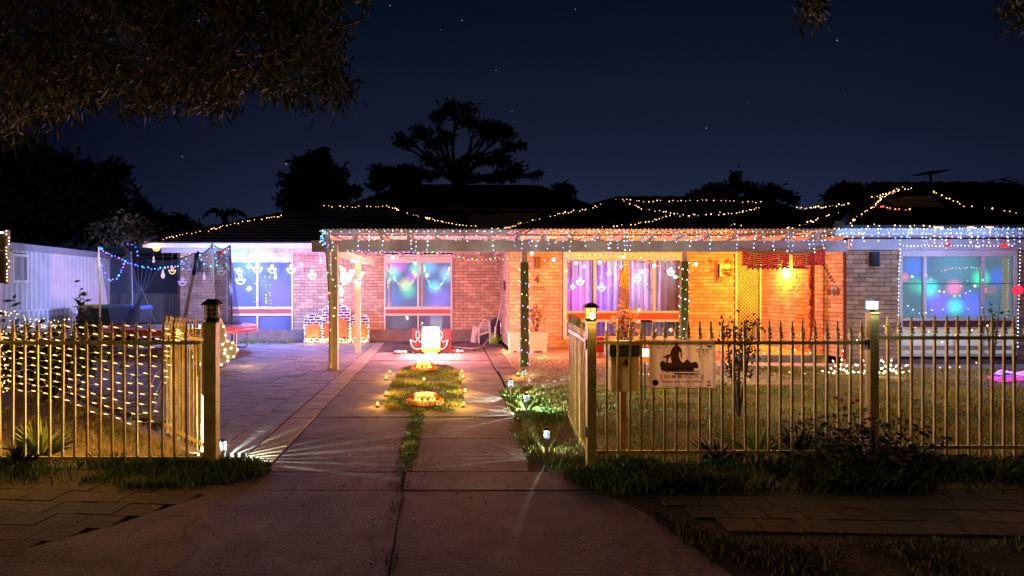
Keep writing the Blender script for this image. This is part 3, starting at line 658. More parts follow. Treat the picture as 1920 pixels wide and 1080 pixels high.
# ---- verandah (a lean-to on posts)
ver = thing('verandah', 'flat white timber verandah on posts across the front of the house', 'verandah', (2, 12.6, 0))
YP = 12.6
bt, bb = zz(451,YP), zz(472.5,YP)
MB().box(X(585,YP), X(1586,YP), YP-.035, YP+.035, bb, bt).build('beam', beam_m, ver)
MB().box(X(603,12.25), X(952,12.25), 12.2, 12.23, zz(438,12.2), zz(431.5,12.2)).build('gutter', M('gutter_paint', (.42,.36,.35), .5), ver)
zr0 = bt+.002
for px in list(range(613, 1570, 51)):
    x = X(px, 12.3); MB().box(x-.022, x+.022, 12.24, 18.3 if x < XS else 16.3, zr0, zr0+.085+.02).build('rafter', M('rafter_paint', (.50,.40,.37), .6, noise=.15) if px == 613 else bpy.data.materials['rafter_paint'], ver)
for yy in (12.9, 14.2, 15.5, 17.0):
    MB().box(X(606,12.3), (XS if yy > 16 else XW-.05), yy, yy+.05, zr0+.107, zr0+.14).build('batten', bpy.data.materials['rafter_paint'], ver)
mb = MB(); x = X(603,12.2); xe = X(1562,12.2)
xs_ = np.arange(x, xe, .019); 
def sheet(xa, xb, y0, y1):
    mb = MB(); q = np.arange(xa, xb, .0127); z = zr0+.165+.012*np.sin(q*2*math.pi/.076)
    vs = []
    for a_, b_ in zip(q, z): vs += [(a_, y0, b_), (a_, y1, b_+.0), (a_, y1, b_+.004), (a_, y0, b_+.004)]
    fs = []
    for i in range(len(q)-1):
        for j in range(4): fs.append((4*i+j, 4*i+4+j, 4*i+4+(j+1) % 4, 4*i+(j+1) % 4))
    return mb.add(vs, fs)
sheet(X(603,12.2), XS, 12.16, 18.35).build('roof_sheet', sheet_m, ver)
sheet(XS+.01, X(1562,12.2), 12.12, 16.35).build('roof_sheet', sheet_m, ver)
MB().bar(W(612,470,YP+.02), W(700,492,16.2), .05, .14).build('side_beam', beam_m, ver)
def vpost(px, Yb, w_, mat, top, name='post'):
    x = X(px, Yb); return MB().box(x-w_/2, x+w_/2, Yb-w_/2, Yb+w_/2, 0, top).build(name, mat, ver)
vpost(628, 12.28, .11, post_m, bb+.12)
dp = MB().tube([(X(620,12.2), 12.2, .05), (X(620,12.2), 12.2, 1.15), (X(614,12.2), 12.22, 2.1), (X(610,12.2), 12.3, 2.42)], .035, 8).build('downpipe', post_m, ver)
MB().tube([(X(620,12.2), 12.2, .12), (X(617,12.1), 12.1, .03)], .036, 8).build('downpipe', post_m, ver)
vpost(671, 15.6, .12, M('peach_timber', (.50,.40,.28), .6, noise=.15), 2.45)
green_post = M('ivy_green_wrap', (.10,.12,.035), .85, noise=.4, nscale=22, bump=.8)
vpost(983, 12.7, .145, green_post, zz(492,12.7)); vpost(983, 12.7, .11, post_m, bb, 'post_top')
vpost(1282, 12.75, .13, green_post, zz(490,12.7)); vpost(1282, 12.75, .10, post_m, bb, 'post_top')
vpost(1521, 13.7, .09, M('orange_timber', (.42,.24,.12), .5), bb+.1)
# house number, letters, boxes on the walls
def text(body, name, loc, size, mat, parent, ext=.003, align='CENTER', bold=0, sx=1):
    c = bpy.data.curves.new(name, 'FONT'); c.body = body; c.size = size; c.extrude = ext; c.align_x = align; c.align_y = 'CENTER'; c.offset = bold
    o = bpy.data.objects.new(name, c); COL.objects.link(o); c.materials.append(mat); o.rotation_euler = (R(90), 0, 0); o.scale = (sx, 1, 1)
    if parent is not None: o.parent = parent; o.location = Vector(loc)-base_of(parent)
    else: o.location = loc
    dg = bpy.context.evaluated_depsgraph_get(); me = bpy.data.meshes.new_from_object(o.evaluated_get(dg))
    q = bpy.data.objects.new(name, me); COL.objects.link(q); q.location = o.location; q.rotation_euler = o.rotation_euler; q.scale = o.scale; q.parent = parent
    bpy.data.objects.remove(o); q.name = name
    return q
tag(text('4', 'house_number', tuple(W(1006,525,YA-.03)), .27, dkmetal, None, .01, bold=.004), 'tall dark figure 4 fixed on the orange brick left of the big window', 'house number')
mb = MB()
x, z = W(1009,540,YA-.03).x, W(1009,540,YA-.03).z
for r_ in range(2):
    for i in range(9):
        a = x-.15+i*.034+.01*r_; mb.tube([(a, YA-.03, z-.05*r_), (a+.012, YA-.03, z-.05*r_+.018), (a+.026, YA-.03, z-.05*r_-.004)], .005, 4)
tag(mb.build('name_plaque', dkmetal, origin=(x, YA-.03, z)), 'two small rows of black wrought script under the wall figure 4', 'name plaque')
def wall_box(px0, px1, py0, py1, Y, label, cat, name, mat):
    a, b = W(px0, py1, Y), W(px1, py0, Y); t = thing(name, label, cat, (a.x, Y, a.z))
    MB().box(a.x, b.x, Y-.13, Y-.02, a.z, b.z).build('housing', mat, t)
    MB().box(a.x+.02, b.x-.02, Y-.135, Y-.13, a.z+.02, b.z-.02).build('grille', black_m, t)
    MB().box((a.x+b.x)/2-.02, (a.x+b.x)/2+.02, Y-.02, Y, (a.z+b.z)/2-.03, (a.z+b.z)/2+.03).build('bracket', steel_m, t); return t
wall_box(1002,1012,482,503, YA, 'small brown wall speaker above the dark figure 4', 'speaker', 'wall_speaker', dkmetal)
wall_box(1628,1641,473,500, YW, 'black box speaker on the purple-grey brick left of the wing window', 'speaker', 'wall_speaker', black_m)
wall_box(371,382,489,512, YB, 'grey box on the brick behind the trampoline net', 'meter box', 'meter_box', M('grey_box', (.12,.13,.17), .5))
wall_box(943,948,527,545, 17.3, 'small brown switch box at the corner of the return wall', 'switch box', 'switch_box', M('brown_box', (.16,.10,.06), .6))
# ================================================= FENCES AND GATES
YF = 5.5
pk_mb = MB()
pk_mb.box(-.0085,.0085,-.0085,.0085,.03,1.03).box(-.016,.016,-.016,.016,1.035,1.052).box(-.013,.013,-.013,.013,1.056,1.085)
pk_mb.lathe([(.004,1.085),(.016,1.10),(.011,1.125),(.006,1.14),(.009,1.15),(.0075,1.17),(.001,1.178)], (0,0,0), 6)
tmp = pk_mb.build('picket', fence_m); PM = tmp.data; bpy.data.objects.remove(tmp)
def fence(name, label, cat, a, b, spacing, zoff=0., rail=(.16, 1.0), group=None, phase=.5):
    a, b = Vector((*a, 0)), Vector((*b, 0)); L_ = (b-a).length; d = (b-a)/L_; t = thing(name, label, cat, (a.x, a.y, 0), group)
    n = int(L_/spacing)
    for zz_ in rail: MB().bar(a+Vector((0,0,zz_+zoff)), b+Vector((0,0,zz_+zoff)), .022, .028).build('rail', fence_m, t)
    for i in range(n):
        o = bpy.data.objects.new('picket', PM); COL.objects.link(o); o.parent = t
        p = a+d*(spacing*(i+phase)); o.location = p-base_of(t)+Vector((0, 0, zoff+random.uniform(-.004,.004)))
        o.rotation_euler = (random.uniform(-.006,.006), random.uniform(-.008,.008), math.atan2(d.y, d.x))
    return t
fence('picket_fence', 'cream steel picket fence left of the driveway behind which a light net hangs', 'fence', (-5.36,YF), (-1.98,YF), .1005, rail=(.07,1.0))
fence('picket_fence', 'cream steel picket fence carrying the temple banner right of the driveway', 'fence', (1.205,YF), (3.37,YF), .0932, rail=(.12,1.0), phase=.88)
fence('picket_fence', 'cream steel picket fence right of the post with the white lit lamp', 'fence', (3.475,YF), (7.2,YF), .0925, zoff=.04, rail=(.12,1.0), phase=.9)
fence('gate', 'left driveway gate of cream pickets swung open inwards', 'gate', (-1.90,5.62), (-2.78,6.72), .098, rail=(.1,1.0))
fence('gate', 'right driveway gate of cream pickets swung open and seen edge-on', 'gate', (1.165,5.68), (1.30,7.25), .098, rail=(.1,1.0))
def post(name, label, x, y, top, w_):
    t = thing(name, label, 'gate post', (x, y, 0))
    MB().box(x-w_/2, x+w_/2, y-w_/2, y+w_/2, 0, top).build('shaft', fence_m, t)
    MB().box(x-w_/2-.006, x+w_/2+.006, y-w_/2-.006, y+w_/2+.006, top, top+.012).build('cap', fence_m, t)
    for z in (.25, .95): MB().box(x-w_/2-.012, x-w_/2, y-.02, y+.02, z, z+.08).build('hinge', dkmetal, t)
    return t
post('gate_post', 'thick cream post on the left of the driveway under an unlit black-capped lamp', -1.882, 5.46, 1.155, .098)
post('gate_post', 'cream post on the right of the driveway under a lamp glowing yellow', X(1108,5.46), 5.46, 1.16, .072)
post('fence_post', 'cream post in the right fence under a small lamp glowing cold white', X(1635,5.46), 5.46, 1.235, .068)

def post_lamp(label, x, y, z, lit, s=1.0):
    t = thing('post_lamp', label, 'lamp', (x, y, z), 'solar lamps on the fence posts')
    k = s
    MB().lathe([(.045*k,0),(.055*k,.012*k),(.062*k,.03*k)], (x,y,z), 16).build('base', black_m, t, smooth=False)
    gm = M('lamp_glass_dim', (.42,.40,.34), .3) if not lit else E('amber_lamp_glass', (1,.55,.10), 2.3)
    MB().lathe([(.046*k,.03*k),(.052*k,.05*k),(.052*k,.13*k),(.048*k,.14*k)], (x,y,z), 16).build('globe', gm, t, smooth=True)
    if lit: MB().ball((x, y-.053, z+.06*k), (.018,.008,.03), 8, 5).build('bulb', E('lamp_core', (1,.9,.55), 9), t)
    for q in (.032,.066,.10): 
        pts = [(x+.058*k*math.cos(a), y+.058*k*math.sin(a), z+q*k) for a in np.linspace(0, 2*math.pi, 21)]
        MB().tube(pts, .003*k, 5).build('cage_ring', black_m, t)
    for i in range(6):
        a = math.pi*2*(i+.0)/6+.26; MB().tube([(x+.059*k*math.cos(a), y+.059*k*math.sin(a), z+.02*k), (x+.059*k*math.cos(a), y+.059*k*math.sin(a), z+.14*k)], .0035*k, 5).build('cage_bar', black_m, t)
    MB().lathe([(.060*k,.136*k),(.098*k,.140*k),(.095*k,.147*k),(.050*k,.182*k),(.045*k,.186*k)], (x,y,z), 4).build('cap', black_m, t)
    if lit: lamp('lamp_light', (x, y-.09, z+.06), .35, (1,.6,.2), .02, parent=t); lamp('lamp_light', (x, y+.09, z+.06), 1.2, (1,.6,.2), .02, parent=t)
    return t
post_lamp('unlit lantern with a black hipped cap on the left gate post', -1.875, 5.46, 1.167, False, 1.0)
post_lamp('lantern glowing yellow under a black hipped cap on the right gate post', X(1108,5.46), 5.46, 1.172, True, .80)
x = X(1635,5.46)
t = thing('post_lamp', 'small cube lamp glowing cold white on the fence post', 'lamp', (x, 5.46, 1.247))
MB().lathe([(.02,0),(.02,.02),(.035,.026)], (x,5.46,1.247), 12).build('base', black_m, t)
MB().box(x-.030, x+.030, 5.43, 5.49, 1.273, 1.335).build('globe', E('cold_lamp', (.85,.95,1), 3), t)
MB().box(x-.033, x+.033, 5.427, 5.493, 1.335, 1.352).build('cap', black_m, t)
lamp('lamp_light', (x, 5.38, 1.31), .25, (.8,.9,1), .02, parent=t)

# ---- letterbox behind the fence
x0, x1, Yl = X(1146,5.62), X(1198,5.62), 5.62
t = thing('letterbox', 'beige letterbox with a black slot head and the figure 4 behind the fence', 'letterbox', ((x0+x1)/2, 5.75, .59))
MB().box(x0, x1, Yl, Yl+.16, zz(734,Yl), zz(668,Yl)).build('body', M('beige_box', (.80,.68,.40), .55, noise=.15, nscale=4), t)
ha, hb = X(1142,Yl), X(1202,Yl)
MB().box(ha, hb, Yl-.02, Yl+.18, zz(668,Yl), zz(641,Yl)).build('head', black_m, t)
MB().box(ha+.03, hb-.03, Yl-.026, Yl-.02, zz(661,Yl), zz(649,Yl)).build('flap', M('slot_grey', (.03,.03,.03), .3), t)
for q in (zz(663,Yl), zz(647,Yl)): MB().box(ha+.02, hb-.02, Yl-.028, Yl-.02, q-.004, q+.004).build('slot_rim', M('rim_grey', (.08,.075,.07), .3), t)
MB().box(x0+.06, x0+.07, Yl-.006, Yl, zz(733,Yl), zz(669,Yl)).build('rib', bpy.data.materials['beige_box'], t)
MB().box(x1-.07, x1-.06, Yl-.006, Yl, zz(733,Yl), zz(669,Yl)).build('rib', bpy.data.materials['beige_box'], t)
MB().box(x0+.09, x1-.09, Yl+.05, Yl+.11, 0, zz(734,Yl)).build('leg', fence_m, t)
text('4', 'numeral', ((x0+x1)/2, Yl-.012, zz(681,Yl)), .10, M('number_brown', (.10,.03,.03), .5), t, .003, bold=.002)

# ---- banner
yb = 5.462; a, b = W(1217,727,yb), W(1341,637,yb)
t = thing('banner', 'pale printed festival banner with a brown archer and temple tied to the right fence', 'banner', (a.x, yb, a.z))
cloth = translucent(M('banner_vinyl', (.80,.75,.70), .55, noise=.06, nscale=6), (.85,.72,.62), .45)
mb = MB(); n = 24
for i in range(n+1):
    xx = a.x+(b.x-a.x)*i/n; d = .004*math.sin(i*1.3)*(0 if i in (0, n) else 1)
    mb.v += [(xx, yb+d, a.z+.004*math.sin(i*.7)), (xx, yb+d, b.z)]
for i in range(n): mb.f.append([2*i, 2*i+2, 2*i+3, 2*i+1]); mb.m.append(0)
mb.build('sheet', cloth, t, smooth=True)
def bp(px, py): return (a.x+(b.x-a.x)*(px-1217)/124, a.z+(b.z-a.z)*(727-py)/90)
INK = M('brown_ink', (.60,.17,.07), .6); INKD = M('dark_ink', (.22,.07,.05), .6); INKG = M('olive_ink', (.26,.23,.09), .6); INKR = M('terracotta_ink', (.62,.22,.10), .6); INKB = M('navy_ink', (.015,.015,.03), .5); INKY = M('sand_ink', (.38,.26,.15), .6); INKGR = M('grey_ink', (.25,.24,.23), .6)
lay = [0]
def flat(name, poly, mat, k=0):
    lay[0] += 1; y = yb-.006-.00025*lay[0]
    q = [bp(*p) for p in poly]; return MB().prism(q, y-.0002, y).build(name, mat, t)
# zoomed sheet coordinates: (u, v) of the 1375x1080 enlargement
def z2p(u, v): return (1210+u/9.82, 630+v/9.82)
def fz(name, pts, mat): return flat(name, [z2p(*p) for p in pts], mat)
def disc(cx, cy, r, k=14, ry=None): return [(cx+r*math.cos(2*math.pi*i/k), cy+(ry or r)*math.sin(2*math.pi*i/k)) for i in range(k)]
fz('shrub_print', disc(320,530,60,12,75), INKG); fz('shrub_print', disc(345,600,70,12,50), INKG); fz('shrub_print', disc(905,520,55,12,50), INKG); fz('shrub_print', disc(930,560,45,12,40), INKG)
fz('temple_print', [(370,490),(890,490),(905,540),(360,540)], INKR); fz('temple_print', [(365,540),(900,540),(915,570),(355,570)], INKY)
fz('temple_print', [(370,570),(890,570),(890,640),(370,640)], INKD)
for i in range(13): u = 385+i*39; fz('column_print', [(u,575),(u+10,575),(u+10,635),(u,635)], INKR)
fz('temple_print', [(355,640),(990,640),(985,660),(370,662)], INKR)
fz('temple_print', [(690,490),(755,425),(835,490)], INKR); fz('temple_print', [(752,430),(750,380),(758,380),(760,430)], INKD)
fz('ground_print', [(470,675),(930,680),(1020,690),(900,712),(560,710)], INKGR)
fz('torso_print', [(560,105),(588,150),(592,185),(640,210),(665,260),(668,400),(652,420),(640,330),(625,280),(612,300),(608,380),(640,450),(690,490),(560,490),(475,490),(455,380),(445,330),(470,240),(500,195),(535,180),(537,140)], INK)
fz('arm_print', [(440,330),(380,345),(300,400),(320,410),(372,395),(372,490),(400,490),(420,400),(450,400)], INK)
fz('bow_print', [(485,100),(492,130),(468,190),(440,240),(425,275),(390,285),(388,276),(415,265),(432,225),(458,180),(478,130)], INK)
fz('arrow_print', [(700,290),(708,300),(695,335),(690,325)], INK)
for u, v, r in ((250,95,16),(195,155,17),(315,152,22),(232,212,22),(375,205,18),(285,215,10),(340,230,9),(240,150,8),(370,155,12)): fz('flower_print', disc(u, v, r, 7), INKR)
# emblem top right: loops and strokes of the script with a ring of dots
def stroke(pts, wd, mat=INK):
    for (p, q) in zip(pts[:-1], pts[1:]):
        d = Vector((q[0]-p[0], q[1]-p[1], 0)); d.normalize(); s_ = (-d.y*wd, d.x*wd)
        fz('script_stroke', [(p[0]+s_[0],p[1]+s_[1]), (q[0]+s_[0],q[1]+s_[1]), (q[0]-s_[0],q[1]-s_[1]), (p[0]-s_[0],p[1]-s_[1])], mat)
stroke([(905,240),(1215,240)], 7); stroke([(985,240),(975,300),(990,410)], 8); stroke([(1130,240),(1130,330)], 8); stroke([(1065,245),(1050,290),(1100,375)], 7)
stroke([(935,190),(960,160),(1000,160),(1025,185),(1010,215),(985,225)], 7); stroke([(920,250),(940,295),(975,280)], 8); stroke([(1085,250),(1085,290),(1125,285)], 6)
fz('leaf_print', [(1110,180),(1160,165),(1220,185),(1180,215),(1130,205)], INK)
for i in range(16): q = math.pi*(.05+i/17*1.25); fz('dot_print', disc(1020+150*math.cos(q), 290+160*math.sin(q), 6, 5), INKY)
tz = yb-.02
def bt_(s, u, v, size, mat, sx=1, bold=0):
    q = bp(*z2p(u, v)); return text(s, 'lettering', (q[0], tz, q[1]), size, mat, t, .0003, bold=bold, sx=sx)
bt_('|| RAM MANDIR ||', 655, 745, .0455, INKR, 1.0, .0006)
bt_('Ayodhya, Uttar Pradesh (INDIA)', 660, 832, .026, INKD, .92, .0006)
bt_('Pran Pratishtha 22 January 2024', 660, 880, .016, INKR, 1.0)
bt_('Celebrations at Adelaide, SA, Australia', 660, 925, .019, INKD, 1.05, .0003)
mb = MB()
for i in range(11):
    p = bp(*z2p(70+i*112, 967)); q = bp(*z2p(70+i*112+88, 955)); mb.box(p[0], q[0], yb-.0085, yb-.008, p[1], q[1])
tag(mb.build('border_print', INKD, t), kind='stuff')
fz('emblem_print', disc(172,852,56,18), INKB)
fz('emblem_print', [(140,830),(160,812),(168,835),(150,850)], INKGR); fz('emblem_print', [(1098,840),(1125,815),(1170,815),(1195,840)], INKR); fz('emblem_print', disc(1148,865,13,8), INKR); fz('emblem_print', [(1098,893),(1195,893),(1170,918),(1125,918)], INKB)
for px in (1222, 1245, 1336): 
    p = bp(px, 638); MB().tube([(p[0],yb-.005,p[1]-.01),(p[0]+.012,yb-.01,p[1]+.02),(p[0]+.004,yb+.03,p[1]+.035)], .003, 5).build('cable_tie', black_m, t)

# ================================================= STRINGS OF LIGHT
def resample(pts, sp):
    pts = [Vector(p) for p in pts]; out = [pts[0]]; acc = 0
    for a, b in zip(pts[:-1], pts[1:]):
        L_ = (b-a).length; d = sp-acc
        while d < L_: out.append(a.lerp(b, d/L_)); d += sp
        acc = L_-(d-sp)
    return out
def sag(a, b, s, n=10):
    a, b = Vector(a), Vector(b); return [a.lerp(b, i/n)-Vector((0,0,s*4*(i/n)*(1-i/n))) for i in range(n+1)]
def led_string(name, label, paths, sp, mats, r=.012, jit=.02, group=None, cat='string lights', cable=True, cr_=.0035, skip=.0, lights=(), cmat=None):
    o = Vector(paths[0][0]); t = thing(name, label, cat, o, group)
    if cable:
        mb = MB()
        for p in paths: mb.tube(p, cr_, 3)
        mb.build('cable', cmat or cable_m, t)
    mb = MB()
    for p in paths:
        for q in resample(p, sp):
            if random.random() < skip: continue
            mb.mi = random.randrange(len(mats)); s_ = r*random.uniform(.7, 1.25)
            mb.octa(q+Vector((random.uniform(-jit,jit), random.uniform(-jit,jit)-.012, random.uniform(-jit,jit))), s_)
    b = mb.build('led_bulb', mats, t); b['kind'] = 'stuff'
    for l in lights: lamp('led_light', *l, parent=t)
    return t
ROOFM = [LEDW, LEDW, LEDW, LEDRW]
def rp(L_): return [W(x, y, Y) for x, y, Y in L_]
def rr_(L_):
    out = []
    for (x0,y0,Y0), (x1,y1,Y1) in zip(L_[:-1], L_[1:]):
        for i in range(6): f = i/6; out.append(on_roof(x0+(x1-x0)*f, y0+(y1-y0)*f, Y0+(Y1-Y0)*f))
    return out+[on_roof(*L_[-1])]
roof_strings = [
 ('climbing the far left hip of the roof', [(297,450,18.4),(330,443,18.7),(390,432,19.2),(420,424,19.5),(480,412,20.2),(536,403,20.8)]),
 ('along the left ridge and down its right slope', [(608,387,21.8),(640,388,21.8),(728,387,21.8),(752,396,20.8),(790,407,19.8),(838,417,18.9),(870,422,18.5),(905,428,18.2),(932,431,18)]),
 ('rising from the verandah to the peak left of centre', [(932,431,17.6),(958,426,16.2),(1005,411,17.0),(1060,399,17.8),(1105,391,18.6),(1135,381,19.4),(1160,373,19.8)]),
 ('running level along the centre ridge', [(1160,373,19.8),(1200,378,19.8),(1290,377,19.8),(1350,376,19.8),(1428,379,19.8)]),
 ('swagging down from the centre peak', [(1170,378,19.5),(1205,391,18.9),(1250,399,18.4),(1285,404,18),(1330,403,18),(1350,399,18.1)]),
 ('crossing the middle of the centre roof', [(1130,427,16.4),(1155,424,16.5),(1215,416,16.9),(1255,405,17.4),(1310,403,17.6),(1355,403,17.6),(1390,398,17.9),(1428,389,18.5)]),
 ('a short run low on the centre roof', [(1369,421,16.6),(1382,423,16.5),(1395,425,16.5)]),
 ('running up to the wing roof peak', [(1475,388,19.4),(1505,390,18.6),(1550,388,18),(1580,383,17.4),(1625,373,16.9),(1655,366,16.2),(1690,357,15.9),(1722,351,16.2)]),
 ('descending the right side of the wing roof', [(1745,357,15.8),(1758,364,15.2),(1790,377,14.9),(1816,388,14.5),(1855,390,14.4),(1880,395,14.2),(1915,399,14.1)]),
 ('slanting across the left slope of the wing roof', [(1470,431,12.8),(1500,422,13.2),(1530,413,13.6),(1565,401,14.2),(1595,394,14.4)]),
 ('hooking down the wing hip by the pale vent', [(1595,417,12.7),(1612,402,13.3),(1640,386,14.0),(1652,372,14.9),(1690,352,15.9)]),
 ('along the gutter of the wing', [(1600,424,12.22),(1655,421,12.22),(1700,423,12.22),(1780,426,12.22),(1850,425,12.22),(1918,428,12.22)]),
]
for lab, p in roof_strings:
    led_string('roof_light_string', 'warm fairy lights '+lab, [rr_(p)], .125, ROOFM, .0125, .025, 'fairy light strings on the dark roofs', cr_=.002, skip=.12)
led_string('roof_light_string', 'short run of red fairy lights below the pale roof vent', [rr_([(1640,387,14.0),(1660,389,14),(1690,393,13.8),(1710,395,13.7)])], .10, [LEDR, LEDRW], .016, .02, 'fairy light strings on the dark roofs', cr_=.002)
# icicle lights
def icicle(label, x0, x1, Y, z, dx, lmax, mats, r, dens=.05, lights=(), depth=.03):
    t = thing('icicle_lights', label, 'icicle lights', (x0, Y, z), 'icicle lights along the eaves'); cb_ = MB(); mb = MB()
    x = x0; top = [(x0, Y, z)]
    while x < x1:
        l = random.choice((.25,.5,.8,1.0,.35))*lmax*random.uniform(.8,1.1); xx = x+random.uniform(-.02,.02); n = max(1, int(l/dens))
        top.append((x, Y, z+random.uniform(-.01,.01))); sw = random.uniform(-.06,.06)
        cb_.tube([(xx, Y, z), (xx+sw, Y-.01, z-l)], .0018, 3)
        for i in range(n+1):
            f = i/max(1, n); mb.mi = random.randrange(len(mats)); mb.octa((xx+sw*f+random.uniform(-.012,.012), Y-.01+random.uniform(-depth,depth)*.5, z-l*f+random.uniform(-.012,.012)), r*random.uniform(.75,1.2))
        x += dx*random.uniform(.75,1.3)
    cb_.tube(top, .003, 3); cb_.build('cable', wcable, t); b = mb.build('led_bulb', mats, t); b['kind'] = 'stuff'
    for l in lights: lamp('led_light', *l, parent=t)
    return t
LEDB2 = E('ice_led_white', (.85, .88, 1), 7); LEDB3 = E('ice_led_deep', (.10, .22, 1), 7)
yi = 12.13
icicle('blue-white icicle lights along the left half of the verandah gutter', X(606,yi), X(945,yi), yi, zz(434,yi), .135, .33, [LEDB, LEDB2, LEDB2], .0105, .075,
       [((X(px,11.9), 11.8, 2.30), .6, (.55,.65,1), .05) for px in (660,800,920)])
icicle('blue-white icicle lights along the corrugated edge before the big window', X(955,yi), X(1560,yi), yi, zz(435,yi), .095, .34, [LEDB, LEDB2, LEDB2, LEDB3], .0105, .068,
       [((X(px,11.9), 11.8, 2.30), .5, (.5,.62,1), .05) for px in (1020,1140,1270,1400,1520)])
icicle('dense blue icicle lights covering the wing fascia', X(1565,12.15), X(1935,12.15), 12.2, zz(430,12.2), .068, .30, [LEDB, LEDB3, LEDB, LEDB2], .0135, .058,
       [((X(px,11.7), 11.7, 2.36), 3.6, (.20,.36,1), .05) for px in (1640,1760,1880)])
led_string('cluster_lights', 'tangle of blue-white lights bunched at the left corner of the verandah', [[W(600+random.uniform(0,14), 432+4*i, 12.1) for i in range(9)], [W(602+random.uniform(0,14), 434+4*i, 12.1) for i in range(8)]], .035, [LEDB, LEDB3, LEDC], .010, .03)
t = led_string('window_edge_lights', 'tiny white lights outlining the wing window', [[W(1687,468,12.8), W(1684,520,12.8), W(1683,655,12.8)], [W(1693,461,12.8), W(1900,461,12.8)], [W(1912,466,12.8), W(1909,560,12.8), W(1907,655,12.8)]], .068, [LEDB2], .0095, .004)
# multicoloured string under the verandah beam
MC = [LEDW, LEDG, LEDM, LEDBLUE, LEDW, LEDP]
led_string('coloured_light_string', 'multicoloured fairy lights under the left half of the verandah beam', [rp([(652,470,12.4),(690,473,12.45),(760,474,12.45),(835,474,12.45),(850,480,12.5),(880,485,12.5),(905,487,12.5),(925,484,12.5),(945,486,12.6),(985,487,12.6)])], .085, MC, .013, .01)
led_string('coloured_light_string', 'multicoloured fairy lights under the beam across the big window', [rp([(1020,490,12.7),(1060,484,12.8),(1120,478,12.8),(1165,476,12.9),(1190,482,12.9),(1240,485,12.9),(1283,482,12.9)])], .10, MC, .012, .015)
led_string('coloured_light_string', 'lights wound round the double post at the left end of the verandah', [[W(622+9*math.sin(i*.9), 470+7.2*i, 12.13) for i in range(22)]], .16, [LEDW, LEDG, LEDBLUE, LEDW, LEDRW], .016, .01)
def wrap(px, Yb, y0, y1, r_, turns): 
    c = W(px, y0, Yb); z1 = zz(y1, Yb); return [(c.x+r_*math.cos(a), c.y+r_*math.sin(a), c.z+(z1-c.z)*(a/(2*math.pi*turns))) for a in np.linspace(0, 2*math.pi*turns, turns*9)]
led_string('coloured_light_string', 'small coloured lights wound round the green-wrapped pillar before the gravel', [wrap(983,12.7,495,684,.105,9)], .10, [LEDW, LEDG, LEDB, LEDW, LEDP], .011, .008)
led_string('coloured_light_string', 'small white and green lights wound round the pillar right of the big window', [wrap(1282,12.75,492,640,.095,8)], .10, [LEDW, LEDG, LEDB2, LEDW], .011, .008)
# garlands inside the middle window
led_string('light_garland', 'U-shaped garland of coloured lights in the left pane of the middle window', [rp([(735,512,19.0),(742,528,19.0),(755,536,19),(765,538,19),(773,530,19),(780,515,19)])], .05, [LEDC, LEDW, LEDG, LEDW, LEDM], .016, .01)
led_string('light_garland', 'V-shaped garland of cyan lights in the right pane of the middle window', [rp([(796,500,19.0),(800,520,19),(808,538,19),(818,542,19),(830,530,19),(838,515,19),(843,500,19)])], .05, [LEDC, LEDB2, LEDC, LEDW], .016, .01)

# festoon bulbs
def festoon(label, pts, Y, r=.030, wpts=None, group='festoon bulb strings', power=1.6, col=(1,.42,.10)):
    c = [W(x, y, Y) for x, y in pts]; t = thing('festoon_string', label, 'festoon lights', c[0], group); top = [p+Vector((0,0,.06)) for p in c]
    path = []
    for a, b in zip(top[:-1], top[1:]): path += sag(a, b, .06 if (b-a).length > .5 else .01, 6)
    MB().tube(path if len(path) > 1 else [top[0], top[0]+Vector((.05,0,.1))], .005, 4).build('cable', cable_m, t)
    for p in c:
        MB().ball(p, (r, r, r*1.15), 10, 7).build('bulb', BULB, t, smooth=True)
        MB().lathe([(.015,0),(.015,.035)], (p.x, p.y, p.z+r), 8).build('socket', cable_m, t)
        if power: lamp('bulb_light', (p.x, p.y-.0, p.z-r-.03), power, col, .03, parent=t)
    return t
festoon('two warm round bulbs hanging before the middle window', [(737,483),(778,493)], 14.5, r=.033, power=9.0, col=(1,.26,.10))
festoon('warm round bulbs swagged across the orange brick and the big window', [(997,475),(1038,487),(1080,493),(1124,492),(1168,482),(1226,498),(1266,519),(1305,495)], 14.4, r=.033, power=17, col=(1,.20,.018))
festoon('bunch of warm round bulbs tied to the thin peach post', [(660,488),(666,489),(678,486),(682,491),(680,512),(676,518),(668,527),(674,531)], 15.45, r=.036, power=.12, col=(1,.6,.3))

